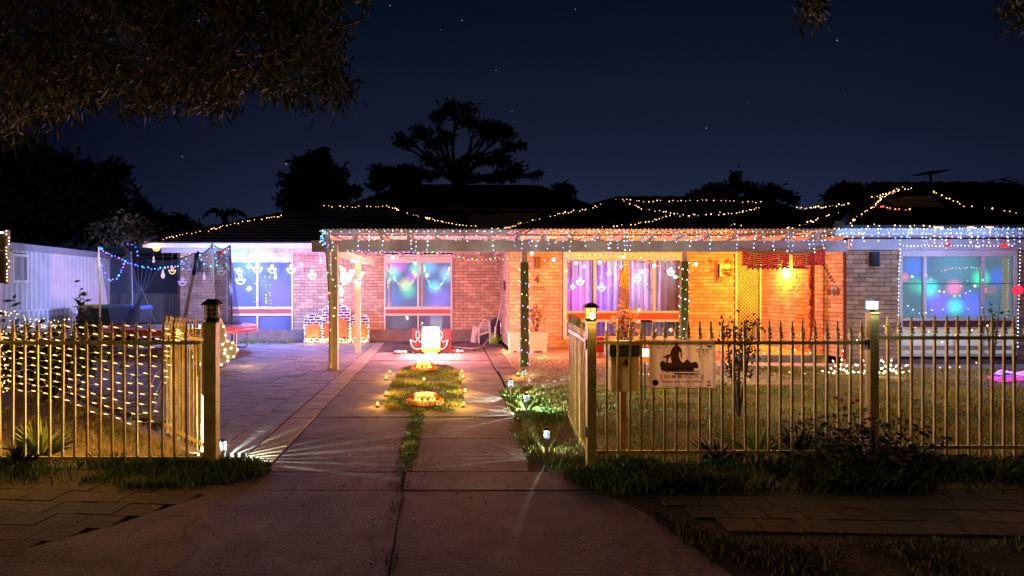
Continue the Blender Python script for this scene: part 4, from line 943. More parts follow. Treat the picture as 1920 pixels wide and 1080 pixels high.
# diya ornaments
def diya(px, py, s, mats, Y, label, dim=False, drop=False, hang=None, group=None):
    c = W(px, py, Y); t = thing('diya_light', label, 'hanging light', c, group)
    zt = hang if hang is not None else c.z+.35
    MB().tube([(c.x, Y, c.z+.5*s), (c.x, Y, zt)], .0022, 3).build('thread', wcable, t)
    m = mats if isinstance(mats, bpy.types.Material) else mats[0]
    if drop:
        MB().lathe([(.004*s/.1,.75*s),(.18*s,.15*s),(.27*s,-.15*s),(.16*s,-.45*s),(.01,-.5*s)], c, 8).build('drop', m, t, smooth=True); return t
    r_ = .016*s/.14*.8
    if dim: r_ *= .5
    bowl = [(c.x+s*.55*math.cos(a), Y, c.z+s*.62*math.sin(a)) for a in np.linspace(math.pi, 2*math.pi, 9)]
    bowl = [(c.x-s*.62, Y, c.z+s*.10)]+bowl+[(c.x+s*.62, Y, c.z+s*.10)]
    MB().tube(bowl, r_, 6).build('bowl', m, t, smooth=True)
    MB().tube([(c.x-s*.52, Y, c.z), (c.x-.15*s, Y, c.z-.10*s), (c.x+.15*s, Y, c.z-.10*s), (c.x+s*.52, Y, c.z)], r_*.8, 6).build('rim', m, t, smooth=True)
    fl = [(c.x+s*.20*math.sin(a)*(1 if a < 3.14 else 1), Y, c.z+.28*s-.30*s*math.cos(a)*-1 if False else c.z+.30*s+.30*s*math.cos(a)) for a in np.linspace(0, 2*math.pi, 9)]
    MB().tube(fl, r_, 6).build('flame', m, t, smooth=True); return t
WC = E('diya_cool_white', (.70,.85,1), 2.6); WG = E('diya_mint', (.65,1,.85), 2.5); WP = E('diya_pink_white', (1,.70,.95), 2.4); WV = E('diya_violet', (.62,.40,1), 3); WD = E('diya_dim', (.55,.48,.75), .55); WO = E('diya_orange', (1,.6,.3), 4)  # the dim diya outlines get a faint glow of their own
dl = [(288,488,.13,WP,1,'pink drop light furthest left, before the dark garage gap'), (305.5,515,.20,WP,1,'large pinkish drop light low before the dark gap'), (323,507,.15,WO,0,'peach diya light just right of the large pink drop'),
 (342,528,.17,WV,0,'bright violet-rimmed diya light beside the leaning branch pole'), (383,519,.17,WV,1,'slim violet drop light on the brick right of the branch pole'), (415,508,.17,WC,0,'blue-white diya light inside the trampoline net corner'),
 (430,502,.15,WP,1,'pale drop light against the right trampoline pole'), (449,508,.14,WG,0,'small mint star-like light above the lowest diya of the left window'), (451,524,.20,WG,0,'large mint diya light hanging lowest before the left window'),
 (467,498,.12,WG,0,'small mint light left of the left window mullion'), (482.6,502,.21,WP,0,'large warm-white diya light at the left window mullion'), (510,504,.18,WC,0,'blue-white diya light right of the left window mullion'),
 (516.4,518,.16,WC,1,'white drop light low in the right pane of the left window'), (534.7,487,.13,WP,1,'white drop light high at the right end of the left window'), (546,504,.19,WC,0,'blue-white diya light at the right edge of the left window'),
 (542,522,.12,WD,0,'dim small star light under the diya at the right window edge'), (566,497,.12,WP,1,'little pinkish drop light high on the brick'), (585,514,.19,WG,0,'mint diya light alone on the brick between window and post'), (601.5,489,.13,WP,1,'pink-white drop light just left of the double post')]
for px, py, s, m, d, lab in dl: diya(px, py, s*1.0, m, 18.2, lab, dim=(m is WD), drop=bool(d), hang=zz(466,18.2), group='hanging diya and drop lights under the left eave')
dr = [(1074,537,.10,WO,0,0,'small orange star light at the far left of the big window'), (1088,527,.16,WC,0,0,'blue-white diya light in the left pane of the big window'), (1128,538,.16,WP,0,0,'pink-white diya light on the deep blue curtain'), (1147,546,.17,WD,0,1,'dim diya outline right of the deep blue curtain'),
 (1194.5,521,.16,WC,0,0,'blue-white diya light right of the marigold garland'), (1215,543,.19,WD,0,1,'larger dim diya outline right of centre in the big window'), (1257.5,509,.15,WC,0,0,'small bright diya light in the right pane of the big window')]
for px, py, s, m, d, dim, lab in dr: diya(px, py, s*.9, m, 15.6, lab, dim=bool(dim), hang=zz(480,15.6), group='diya lights hanging before the big window')
led_string('window_light_dots', 'sparse dots of coloured light hanging before the big window', [rp([(x, 492, 15.7), (x+random.uniform(-3,3), y, 15.7)]) for x, y in ((1072,500),(1088,520),(1097,505),(1124,530),(1132,515),(1147,540),(1186,495),(1193,515),(1215,540),(1246,500),(1257,505),(1067,560),(1175,560))], .16, [LEDC, LEDM, LEDW, LEDBLUE], .013, .02, cr_=.001, skip=.35)
led_string('window_light_dots', 'vertical trails of tiny glowing dots standing for reflections on the left window', [rp([(x, y0, 18.95), (x+2, y1, 18.95)]) for x, y0, y1 in ((498,512,574),(506,515,574),(476,532,570),(480,540,572),(499,545,572))], .10, [LEDB2, LEDC], .012, .03, cable=False, skip=.35)  # bare glowing dots in place of reflections in the glass
led_string('window_light_dots', 'two curved rows of glowing dots standing for diyas reflected in the wing window', [rp([(1737,514,12.75),(1757,541,12.75),(1782,555,12.75),(1809,553,12.75),(1822,543,12.75),(1840,525,12.75),(1850,522,12.75)])], .13, [LEDG, LEDM, LEDW, LEDC, LEDP], .020, .03, cable=False, lights=[((X(1790,12.4), 12.3, 1.7), 1.5, (.2,.4,1), .015)])  # dots and their lamp are added in place of reflections
led_string('window_light_dots', 'faint row of tiny lights along the bottom of the wing window', [rp([(1695,575,12.75),(1712,580,12.75),(1730,587,12.75),(1767,583,12.75),(1795,585,12.75),(1815,583,12.75),(1840,577,12.75)]), rp([(1780,565,12.75),(1805,572,12.75)])], .12, [LEDC, LEDB, LEDG], .012, .05, cable=False, skip=.15)
led_string('window_light_dots', 'thin line of red and green lights high in the wing window', [rp([(1765,508,12.75),(1785,503,12.75),(1800,503,12.75),(1822,501,12.75),(1838,504,12.75)])], .055, [LEDR, LEDG, LEDR, LEDM], .009, .008, cable=False)
for px, py, s_, m, lab in ((1908,544,.10,LEDR,'big round red glow ball at the far right of the wing'), (1776,458,.075,LEDR,'small glowing ball for a red light patch on the frieze over the wing window'), (1884,460,.085,LEDR,'larger glowing ball for a red light patch on the frieze near the right edge')):
    c = W(px, py, 12.62); t = thing('red_glow', lab, 'lantern', c, 'red lights on the wing'); mb = MB()  # patches of red light modelled as flat glowing balls
    rm_ = bpy.data.materials.get('red_glow_skin') or E('red_glow_skin', (1,.04,.09), 1.1)
    mb.ball(c, (s_, .05, s_*.45 if s_ < .1 else s_), 14, 9).build('shade', rm_, t, smooth=True); MB().lathe([(.012,0),(.012,.03)], (c.x, c.y, c.z+(s_*.45 if s_ < .1 else s_)), 8).build('top', black_m, t)
    lamp('lantern_light', (c.x, c.y-.12, c.z), .12, (1,.05,.1), .05, parent=t)
# ================================================= PORCH
t = thing('porch_light', 'bare lamp shining yellow on the porch side wall behind the red garland', 'lamp', W(1470,512,15.9))
c = W(1470,505,15.2); MB().ball((c.x, c.y, c.z), .045, 10, 7).build('bulb', E('porch_bulb', (1,.85,.4), 12), t, smooth=True)
MB().lathe([(.03,0),(.03,.06),(.06,.07),(.06,.09)], (c.x, c.y, c.z+.045), 10).build('holder', cream_paint, t)
MB().tube([(c.x, c.y, c.z+.12), (c.x, c.y, 2.5)], .008, 5).build('stem', cream_paint, t)
lamp('porch_light_source', (c.x, c.y, c.z-.07), 78, (1,.36,.022), .05, parent=t)
# red toran garland
yt = 12.45
t = thing('toran_garland', 'deep red beaded toran hanging from a yellow swag over the porch', 'garland', W(1385,470,yt))
gold = M('marigold_yellow', (.42,.24,.03), .8, noise=.3, nscale=30, bump=.8); redg = M('garland_red', (.66,.02,.02), .7, rnd=.4); whitebead = M('cream_bead', (.6,.5,.3), .5)
top = [W(x, y, yt) for x, y in ((1386,464),(1398,470),(1420,474),(1440,473),(1456,469),(1470,471),(1490,475),(1505,474),(1525,470),(1540,464),(1549,460))]
MB().tube(resample(top, .03), .028, 7).build('swag', gold, t, smooth=True)
def swag_y(px): 
    xs = [1386,1398,1420,1440,1456,1470,1490,1505,1525,1540,1549]; ys = [464,470,474,473,469,471,475,474,470,464,460]; return float(np.interp(px, xs, ys))
k = 0
for px in np.arange(1393, 1547, 3.05):
    if 1479 < px < 1485: continue
    y0 = swag_y(px)+5; ln = 505-k % 3*2 if px < 1479 else (503 if px < 1518 else 496 if px < 1540 else 492)
    y1 = ln if px > 1400 else 497
    mb = MB(); y = y0; i = 0
    while y < y1-3: mb.ball(W(px, y, yt-.01), (.018,.014,.021), 5, 4); y += 3.9; i += 1
    mb.ball(W(px, y1-1, yt-.01), (.021,.021,.024), 6, 4)
    mb.build('tassel', [redg, gold, redg][k % 3] if k % 5 == 2 else redg, t); k += 1
t = thing('flower_garland', 'long vertical red flower garland on the porch post', 'garland', W(1521,640,13.6))
mb = MB(); y = 504
while y < 652:
    p = W(1521+random.uniform(-1,1), y, 13.6)
    for j in range(5): mb.octa(p+Vector((random.uniform(-.045,.045), random.uniform(-.03,.02), random.uniform(-.02,.02))), .024)
    y += 3.2
tag(mb.build('blossom', M('orange_red_blossom', (.50,.09,.02), .8, rnd=.4), t), kind='stuff')
MB().tube([W(1521,500,13.6), W(1521,652,13.6)], .006, 4).build('string', cable_m, t)
t = thing('heart_string', 'slanting string of small dark hearts right of the toran', 'garland', W(1540,490,12.5))
for i in range(14):
    p = W(1541+1.65*i+(2 if i % 2 else -1), 492+2.9*i, 12.5); MB().prism([(p.x, p.z-.018),(p.x+.020,p.z+.006),(p.x+.011,p.z+.017),(p.x,p.z+.008),(p.x-.011,p.z+.017),(p.x-.020,p.z+.006)], p.y-.004, p.y+.004).build('heart', M('dark_heart', (.06,.01,.01), .6) if i == 0 else bpy.data.materials['dark_heart'], t)
MB().tube([W(1540,490,12.505), W(1564,531,12.505)], .003, 4).build('string', cable_m, t)
c = W(1562,547,12.62)
t = thing('wall_ornament', 'orange elephant-headed ornament hanging on the porch corner', 'ornament', c); orm = M('orange_ornament', (.60,.13,.03), .5); ivm = M('ivory', (.75,.65,.45), .5)
MB().ball((c.x, c.y, c.z+.02), (.045,.02,.085), 10, 7).build('face', ivm, t, smooth=True)
for s_ in (-1, 1): MB().prism([(c.x+s_*.045,c.z+.03),(c.x+s_*.115,c.z+.07),(c.x+s_*.13,c.z-.02),(c.x+s_*.09,c.z-.08),(c.x+s_*.04,c.z-.04)][::s_], c.y-.008, c.y+.008).build('ear', orm, t)
MB().tube([(c.x, c.y-.02, c.z+.03), (c.x-.005, c.y-.035, c.z-.04), (c.x+.012, c.y-.03, c.z-.10)], [.022,.016,.008], 7).build('trunk', orm, t, smooth=True)
MB().tube([(c.x+.07*math.cos(a), c.y-.012, c.z+.05+.07*math.sin(a)) for a in np.linspace(0,math.pi,9)], .008, 6).build('crown', redg, t)
# welcome ornament beside the lattice: small figures 4, rosettes, framed panel with ribbon
c = W(1360,512,16.3)
t = thing('wall_plaque', 'white framed plaque with a gold medallion and orange ribbon left of the lattice', 'plaque', c)
a, b = W(1349,518,16.32), W(1368,496,16.32)
MB().box(a.x, b.x, 16.30, 16.37, a.z, b.z).build('panel', M('plaque_white', (.75,.68,.45), .5), t)
MB().box(a.x-.012, a.x, 16.29, 16.37, a.z-.01, b.z+.01).build('frame_edge', dkmetal, t)
p = W(1357,508,16.29); MB().prism([(p.x+.055*math.cos(q), p.z+.085*math.sin(q)) for q in np.linspace(0, 2*math.pi, 13)[:-1]], 16.285, 16.3).build('medallion', gold, t)
for dx in (0, 9):
    p = W(1353+dx, 522, 16.28); MB().prism([(p.x,p.z+.05),(p.x+.08,p.z+.06),(p.x+.05,p.z-.05),(p.x-.02,p.z-.09)], 16.275, 16.285).build('ribbon', orm, t)
mb = MB()
for i in range(10):
    p = W(1366+random.uniform(-5,6), 511+random.uniform(-6,6), 16.25); mb.ball(p, .028, 6, 4)
mb.build('rosette', redg, t)
for px, py, lab in ((1342,492,'round red flower rosette above the small wall figure 4'), (1370,491,'round orange flower rosette above the white plaque')):
    p = W(px, py, 16.3); o = MB(); 
    for i in range(8): q = i*math.pi/4; o.ball((p.x+.035*math.cos(q), 16.3, p.z+.045*math.sin(q)), .02, 6, 4)
    o.ball((p.x, 16.29, p.z), .026, 6, 4); tag(o.build('rosette', orm, origin=p), lab, 'rosette')
tag(text('4', 'wall_numeral', tuple(W(1340,509,16.33)), .19, M('brown_figure', (.16,.03,.02), .5), None, .008, bold=.004), 'small brown-red figure 4 left of the white plaque', 'house number')
# flood box on the porch edge
c = W(1582,659,13.5); t = thing('floodlight', 'small warm floodlight resting at the foot of the porch corner', 'floodlight', c)
MB().box(c.x-.07, c.x+.07, c.y-.02, c.y+.06, .14, .27).build('body', M('flood_body', (.5,.3,.1), .5), t); MB().box(c.x-.055, c.x+.05, c.y-.03, c.y-.02, .15, .25).build('lens', E('flood_lens', (1,.55,.12), 6), t); MB().ball((c.x-.05, c.y-.05, .19), .025, 8, 6).build('bulb', E('flood_core', (1,.9,.6), 10), t)
lamp('flood_source', (c.x-.02, c.y-.12, .22), 2.2, (1,.5,.12), .04, parent=t)

# ================================================= CENTRE PIECE: glowing drum lamp with neon diyas
Yc = G(664); c = Vector((X(808,Yc), Yc, 0))
t = thing('drum_lamp', 'dazzling white drum lamp at the head of the driveway grading to yellow', 'lamp', c)
dm = bpy.data.materials.new('drum_glow'); dm.use_nodes = True; q = dm.node_tree; q.nodes.clear()
geo = q.nodes.new('ShaderNodeNewGeometry'); sp_ = q.nodes.new('ShaderNodeSeparateXYZ'); q.links.new(geo.outputs['Position'], sp_.inputs[0])
mr_ = q.nodes.new('ShaderNodeMapRange'); mr_.inputs[1].default_value = .04; mr_.inputs[2].default_value = .62; q.links.new(sp_.outputs[2], mr_.inputs[0])
rp_ = q.nodes.new('ShaderNodeValToRGB'); q.links.new(mr_.outputs[0], rp_.inputs[0]); rp_.color_ramp.elements[0].color = (1.0,.75,.03,1); rp_.color_ramp.elements[1].color = (.10,.35,1,1)
for p_, cc in ((.14,(1,.9,.12)),(.32,(1.6,1.5,.9)),(.62,(1.6,1.6,1.5)),(.85,(.5,.9,1.3))): e = rp_.color_ramp.elements.new(p_); e.color = (*cc, 1)
em = q.nodes.new('ShaderNodeEmission'); em.inputs[1].default_value = 2.2; q.links.new(rp_.outputs[0], em.inputs[0]); oo = q.nodes.new('ShaderNodeOutputMaterial'); q.links.new(em.outputs[0], oo.inputs[0])
dm.cycles.emission_sampling = 'NONE'
MB().lathe([(.175,.06),(.205,.07),(.205,.595),(.18,.60)], c, 28).build('shade', dm, t, smooth=False)
MB().lathe([(.16,0),(.17,.05)], c, 20).build('foot', white_paint, t)
MB().lathe([(.206,.59),(.206,.605),(.14,.607)], c, 28).build('top_rim', M('blue_rim', (.1,.2,.6), .4), t)
lamp('drum_light', (c.x, c.y-.42, .30), 36, (1,.62,.50), .12, parent=t); lamp('drum_light', (c.x, c.y-.3, .75), 95, (1,.36,.46), .12, parent=t)
lamp('drum_light', (c.x, c.y-.32, .10), 2.2, (1,.85,.3), .05, parent=t)
NEON = E('neon_pink_white', (1,.42,.38), 3.6)
for s_, px in ((-1,783),(1,826)):
    cc = Vector((X(px,Yc), Yc, 0)); t2 = thing('neon_sign', f'pink-red neon oil-lamp outline on a red panel {"left" if s_ < 0 else "right"} of the dazzling drum lamp', 'neon sign', cc, 'neon diya panels beside the drum lamp')
    b0, b1 = (X(772,Yc), X(795,Yc)) if s_ < 0 else (X(820,Yc), X(846,Yc))
    pan = bpy.data.materials.get('red_acrylic') or M('red_acrylic', (.02,.003,.004), .6, spec=.1, emit=(1,.02,.03), es=.36)
    MB().box(b0, b1, Yc+.03, Yc+.04, .05, .56).build('panel', pan, t2)
    for qx in (b0+.03, b1-.03): MB().box(qx-.015, qx+.015, Yc-.02, Yc+.10, 0, .05).build('foot', M('sign_foot', (.05,.03,.03), .5), t2)
    x_ = cc.x; pts = [(x_-.17, Yc, .32)]+[(x_+.15*math.cos(a), Yc, .27+.16*math.sin(a)) for a in np.linspace(math.pi, 2*math.pi, 9)]+[(x_+.17, Yc, .32)]
    MB().tube(pts, .012, 6).build('bowl_tube', NEON, t2, smooth=True)
    MB().tube([(x_-.17, Yc, .32), (x_-.05, Yc, .27), (x_, Yc, .34), (x_+.05, Yc, .27), (x_+.17, Yc, .32)], .012, 6).build('rim_tube', NEON, t2, smooth=True)
    MB().tube([(x_+.045*math.sin(a)*1.0, Yc, .43+.085*math.cos(a)) for a in np.linspace(0, 2*math.pi, 13)], .012, 6).build('flame_tube', NEON, t2, smooth=True)
    lamp('neon_light', (x_+s_*.05, Yc-.5, .45), 5, (1,.10,.16), .08, parent=t2)
# tealight clusters, rangoli, flower dishes
petal_o = M('marigold_orange', (.65,.20,.04), .7, rnd=.3); petal_p = M('pink_petal', (.6,.30,.30), .7, rnd=.3); clay = M('terracotta', (.38,.14,.06), .7)
def ring_offering(px, py, wpx, label, n=16):
    Y = G(py); s = wpx*Y/F/2; c = Vector((X(px,Y), Y, .03)); t = thing('candle_tray', label, 'candle tray', c)
    MB().lathe([(s*.95,0),(s,.012),(s*.97,.02),(s*.2,.012)], c, 24).build('dish', M('green_leaf_plate', (.10,.13,.04), .7), t)
    mb = MB()
    for i in range(int(n*1.6)):
        a = math.pi*2*i/(n*1.6); mb.ball((c.x+s*.86*math.cos(a), c.y+s*.86*math.sin(a), .065), (s*.13, s*.13, .035), 6, 4)
    mb.build('marigold_ring', petal_o, t)
    for i in range(n//2):
        a = math.pi*(i+.5)/(n//2); p = (c.x+s*.52*math.cos(a), c.y+s*.4*math.sin(a), .09)
        MB().lathe([(.012,0),(.03,.03),(.034,.05),(.024,.075)], p, 8).build('flower_cup', petal_p if i % 2 else clay, t)
    for i in range(5):
        a = math.pi*(i+.5)/5+math.pi; p = (c.x+s*.50*math.cos(a), c.y+s*.35*math.sin(a), .06)
        MB().lathe([(.018,0),(.026,.012),(.024,.022)], p, 8).build('candle', ivm, t); MB().ball((p[0], p[1], p[2]+.036), (.013,.013,.018), 6, 5).build('flame', FLAME, t)
    lamp('candle_light', (c.x, c.y-.02, .17), 2.2, (1,.45,.08), .05, parent=t); lamp('candle_light', (c.x, c.y-s*1.25, .14), .35, (1,.5,.12), .03, parent=t); return t
ring_offering(797, 762, 72, 'larger ring of marigolds and lit candles at the front of the grass patch')
ring_offering(795, 697, 52, 'smaller ring of marigolds and lit candles at the back of the grass patch')
for px, py, lab in ((750,664,'little dish of pale lotus flowers on the slab left of the drum lamp'), (858,662,'little dish of pale lotus flowers on the slab right of the drum lamp')):
    Y = G(py); c = Vector((X(px,Y), Y, .005)); t = thing('flower_dish', lab, 'flower dish', c)
    MB().lathe([(.08,0),(.13,.01),(.14,.022)], c, 16).build('dish', clay, t)
    for i in range(9):
        a = 2*math.pi*i/9; p = Vector((c.x+.12*math.cos(a), c.y+.12*math.sin(a), .05)); d = (p-c).normalized()
        MB().ball(p, (.032,.032,.028), 6, 4).build('petal', petal_p, t)
    MB().ball((c.x, c.y, .06), .025, 6, 5).build('flame', WHITE_E, t)
tl_spots = [(708,764,'front left corner, beside the edging strip'),(724,743,'left edge of the grass patch, halfway'),(724,713,'left of the grass patch, near its back'),(731,702,'left, furthest back beside the grass patch'),(795,721,'middle of the grass patch'),
 (866,701,'right of the grass patch, furthest back'),(868,712,'right of the grass patch, second from the back'),(872,738,'right edge of the grass patch, halfway'),(869,764,'right of the front marigold ring'),(971,706,'beside the dark stake light at the lawn tip'),(1020,672,'on the slab in front of the white planter'),(944,660,'against the return wall near the white planter')]
tproto = None
for i, (px, py, lab) in enumerate(tl_spots):
    Y = G(py); p = Vector((X(px,Y), Y, .006 if px != 795 else .045))
    if tproto is None:
        tproto = thing('tealight', '', 'tealight', (0,0,0), 'tealights on the driveway')
        MB().lathe([(.022,0),(.026,.004),(.032,.022),(.030,.026)], (0,0,0), 12).build('cup', clay, tproto); MB().lathe([(.026,.018),(.001,.020)], (0,0,0), 10).build('wax', ivm, tproto)
        MB().ball((0,0,.042), (.015,.015,.022), 8, 6).build('flame', FLAME, tproto, smooth=True); o = tproto
    else: o = copy_tree(tproto)
    o.location = p; o['label'] = 'lit tealight '+lab
    lamp('tealight_light', (p.x, p.y-.01, p.z+.11), 1.0 if i not in (1,5,6,11,2) else .5, (1,.52,.08), .018, parent=o)

# ---- stake lights with slotted collars that throw rays
def stake(px, pyt, pyb, label, Y=None, pwr=1.0, slots=True, r=.025, aim=0):
    Y = Y or G(pyb); x = X(px, Y); zt = zz(pyt, Y); t = thing('stake_light', label, 'stake light', (x, Y, 0), 'solar stake lights')
    MB().tube([(x,Y,0),(x,Y,zt-.085)], .007, 8).build('stake', steel_m, t)
    MB().lathe([(.012,0),(r*1.02,.010)], (x,Y,zt-.095), 14).build('base', dkmetal, t)
    MB().lathe([(r*1.05,-.018),(r*1.12,-.012),(r*1.12,.0),(r*.5,.006)], (x,Y,zt), 14).build('cap', dkmetal, t)
    mb = MB()
    n = 26; rs = random.Random(11+int(px))
    for i in range(n):                                   # opaque lens ribs, shaped to cut the light into rays
        a = 2*math.pi*(i+rs.uniform(-.15,.15))/n; h = math.pi/n*rs.uniform(.68,.84)
        if math.sin(a) < -.42: h = math.pi/n*1.1          # ribs closed up to stop rays toward the street
        p, q = (x+r*math.cos(a-h), Y+r*math.sin(a-h)), (x+r*math.cos(a+h), Y+r*math.sin(a+h))
        mb.quad((p[0],p[1],zt-.085),(q[0],q[1],zt-.085),(q[0],q[1],zt-.02),(p[0],p[1],zt-.02))
    tag(mb.build('lens_rib', bpy.data.materials.get('lens_rib_glow') or M('lens_rib_glow', (.04,.045,.05), .6, emit=(.6,.8,1), es=.5), t), kind='stuff')
    MB().ball((x, Y, zt-.03), (.011,.011,.009), 8, 6).build('led', E('stake_led', (.75,.88,1), 5) if 'stake_led' not in bpy.data.materials else bpy.data.materials['stake_led'], t)
    for o in t.children:
        if o.name.startswith('led'): o.visible_shadow = True
    lamp('stake_source', (x, Y, zt-.055), pwr*2.8, (.72,.95,.80), .0005, parent=t); 
    for o in t.children:
        pass
    return t
stake(1025, 803, 856, 'stake light standing nearest the right gate post', pwr=1.3)
stake(987, 738, 776, 'stake light at the middle of the lawn edge', pwr=8)
stake(958, 711, 752, 'stake light furthest left at the lawn edge', pwr=8)
stake(983, 692, 727, 'short dark stake light behind the others by the gravel', pwr=2.0)
stake(1211, 675, 706, 'stake light seen between letterbox and banner', pwr=1.0)
stake(1382, 664, 690, 'small cold stake light behind the leafy bush', pwr=2.2)
stake(418, 824, 876, 'stake light at the foot of the left gate post', Y=5.72, pwr=7.0)
# hanging lantern on a crook behind the fence
Yq = 8.6; x = X(1209,Yq); t = thing('crook_lantern', 'cream glowing lantern hung on a black T-topped stand between letterbox and banner', 'lantern', (x, Yq, 0))
MB().tube([(x,Yq,0),(x,Yq,zz(604,Yq))], .012, 8).build('pole', black_m, t); MB().box(x-.075, x+.075, Yq-.06, Yq+.06, zz(604,Yq), zz(600,Yq)).build('solar_panel', black_m, t)
MB().box(x-.042, x+.042, Yq-.05, Yq+.05, zz(668,Yq), zz(654,Yq)).build('shade', E('cream_shade', (1,.82,.55), 2.6), t); MB().box(x-.036, x+.036, Yq-.052, Yq-.02, zz(679,Yq), zz(669,Yq)).build('lower_shade', E('orange_shade', (1,.25,.03), .9), t)

# ================================================= OBJECTS AT THE HOUSE
# white planters with shrubs
def planter(px0, px1, pyt, pyb, Y, label, mat):
    x0, x1 = X(px0,Y), X(px1,Y); zt, zb = zz(pyt,Y), .01; w_ = (x1-x0); t = thing('planter', label, 'planter', ((x0+x1)/2, Y, 0)); i = w_*.09; d = w_*.85
    MB().hexa([(x0+i,Y-d/2+i,zb+.04),(x1-i,Y-d/2+i,zb+.04),(x1-i,Y+d/2-i,zb+.04),(x0+i,Y+d/2-i,zb+.04),(x0,Y-d/2,zt),(x1,Y-d/2,zt),(x1,Y+d/2,zt),(x0,Y+d/2,zt)]).build('pot', mat, t)
    MB().box(x0-.01,x1+.01,Y-d/2-.01,Y+d/2+.01,zt,zt+.03).build('rim', mat, t)
    for a in (x0+i, x1-i-.08): MB().box(a, a+.08, Y-d/2+i, Y+d/2-i, 0, zb+.04).build('foot', mat, t)
    MB().box(x0+.03,x1-.03,Y-d/2+.03,Y+d/2-.03,zt+.02,zt+.035).build('potting_soil', soil_m, t); return t
wpot = M('white_pebbled_pot', (.58,.50,.42), .9, noise=.2, nscale=40, bump=1.0)
planter(953, 978, 624, 661, 15.7, 'white square planter in the corner of the return wall', wpot)
planter(991, 1026, 624, 660, 15.7, 'white tapered planter right of the wrapped pillar', wpot)
def plant(name, label, base, h, spread, n, ll, lw, mats, seed, stems=6, cat='plant', group=None, fmin=.25):
    t = thing(name, label, cat, base, group); r = random.Random(seed); b = Vector(base); mb = MB(); P = []
    for i in range(stems):
        a = r.uniform(0, 6.28); e = b+Vector((math.cos(a)*spread*r.uniform(.2,1), math.sin(a)*spread*.7*r.uniform(.2,1), h*r.uniform(.55,1)))
        m_ = b.lerp(e, .5)+Vector((r.uniform(-.1,.1)*spread, r.uniform(-.1,.1)*spread, h*.08)); mb.tube([b, m_, e], [.012*h+.003,.008*h+.002,.003], 5)
        for j in range(n//stems):
            f = r.uniform(fmin, 1.05); q = b.lerp(m_, f*2) if f < .5 else m_.lerp(e, (f-.5)*2); P.append(q+Vector((r.gauss(0,.16)*spread, r.gauss(0,.16)*spread, r.gauss(0,.06)*h)))
    mb.build('stem', bark_m, t)
    q = polys_np('foliage', leaf_np(np.array([tuple(p) for p in P]), ll, lw, .35, seed=seed), 4, mats, parent=t); q['kind'] = 'stuff'
    if len(mats) > 1: q.data.polygons.foreach_set('material_index', np.random.default_rng(seed).integers(0, len(mats), len(P)).astype(np.int32))
    return t
lf_p = M('variegated_leaf', (.45,.34,.24), .6, rnd=.4); lf_r = M('reddish_leaf', (.40,.10,.05), .6, rnd=.4); lf_g = M('pale_green_leaf', (.22,.24,.08), .6, rnd=.4)
plant('potted_shrub', 'sparse pinkish shrub growing in the tapered white planter', (X(1006,15.7), 15.7, zz(624,15.7)), .72, .30, 170, .13, .045, [lf_p, lf_r, lf_g], 3, 9)
plant('potted_shrub', 'large blotched croton in front of the big window above the letterbox', (X(1176,14.6), 14.6, zz(648,14.6)), .80, .34, 300, .17, .07, [lf_p, lf_r, lf_g, lf_p], 5, 12)
redp = M('red_glaze', (.42,.015,.01), .25); Yq = 14.4; x = X(1123,Yq)
t = thing('plant_pot', 'glossy red pot on a brick-coloured base behind the right gate post', 'pot', (x, Yq, 0))
MB().lathe([(.12,0),(.13,.02),(.13,.13)], (x,Yq,0), 16).build('base', M('pink_base', (.5,.25,.18), .8), t); MB().lathe([(.13,.13),(.15,.2),(.17,.42),(.18,.43),(.15,.44)], (x,Yq,0), 20).build('pot', redp, t, smooth=True)
x = X(1176,14.6); t = thing('plant_pot', 'cream tub under the large blotched croton', 'pot', (x, 14.6, 0)); MB().lathe([(.14,0),(.2,.24),(.21,.28),(.17,.285)], (x,14.6,0), 18).build('tub', M('cream_tub', (.6,.5,.35), .6), t); MB().lathe([(.17,.27),(.01,.275)], (x,14.6,0), 14).build('potting_soil', soil_m, t)
# marigold strand on a trunk before the big window
x = X(1170,15.2); t = thing('palm_stump', 'tall grey stump standing before the centre of the big window', 'tree stump', (x, 15.2, 0))
MB().tube([(x,15.2,.1),(x-.02,15.2,.8),(x,15.2,1.45),(x-.02,15.2,1.9)], [.15,.12,.11,.08], 9).build('trunk', M('grey_bark', (.09,.08,.07), .95, noise=.4, nscale=20, bump=.8), t, smooth=True)
t = thing('marigold_garland', 'orange marigold strands hanging on the grey stump', 'garland', W(1175,488,14.9)); 
for j, (px, y1) in enumerate(((1172,540),(1177,543),(1166,535))):
    mb = MB(); y = 489 if j < 2 else 515
    while y < y1: mb.octa(W(px+random.uniform(-1.5,1.5), y, 14.95), .032); mb.octa(W(px+random.uniform(-3,3), y+1, 14.95), .026); y += 3.2
    mb.build('strand', petal_o, t)
MB().tube([W(1165,487,14.97), W(1180,488,14.97)], .008, 4).build('cord', cable_m, t)
# clutter by the return wall
Yq = 18.3
def cp(u, v, Y=Yq): return W(870+u/10.8, 560+v/10.8, Y)
t = thing('garden_chair', 'white hoop-backed wire garden chair by the return wall', 'chair', cp(420, 900)); wm = M('white_wire', (.65,.58,.52), .5)
hoop = [cp(305,900), cp(305,600), cp(340,490), cp(420,420), cp(500,450), cp(528,560), cp(528,920)]; MB().tube(hoop, .018, 6).build('hoop', wm, t)
MB().tube([cp(330,600), cp(370,510), cp(440,480), cp(510,500)], .012, 5).build('inner_hoop', wm, t)
a = cp(300,750); b = cp(500,690); MB().hexa([a, b, b+Vector((0,.3,0)), a+Vector((0,.3,0)), a+Vector((0,0,.03)), b+Vector((0,0,.03)), b+Vector((0,.3,.03)), a+Vector((0,.3,.03))]).build('seat', wm, t)
for u in (305, 528): MB().tube([cp(u,900), cp(u,905)+Vector((0,.35,0)), cp(u,700)+Vector((0,.35,0))], .012, 5).build('leg', wm, t)
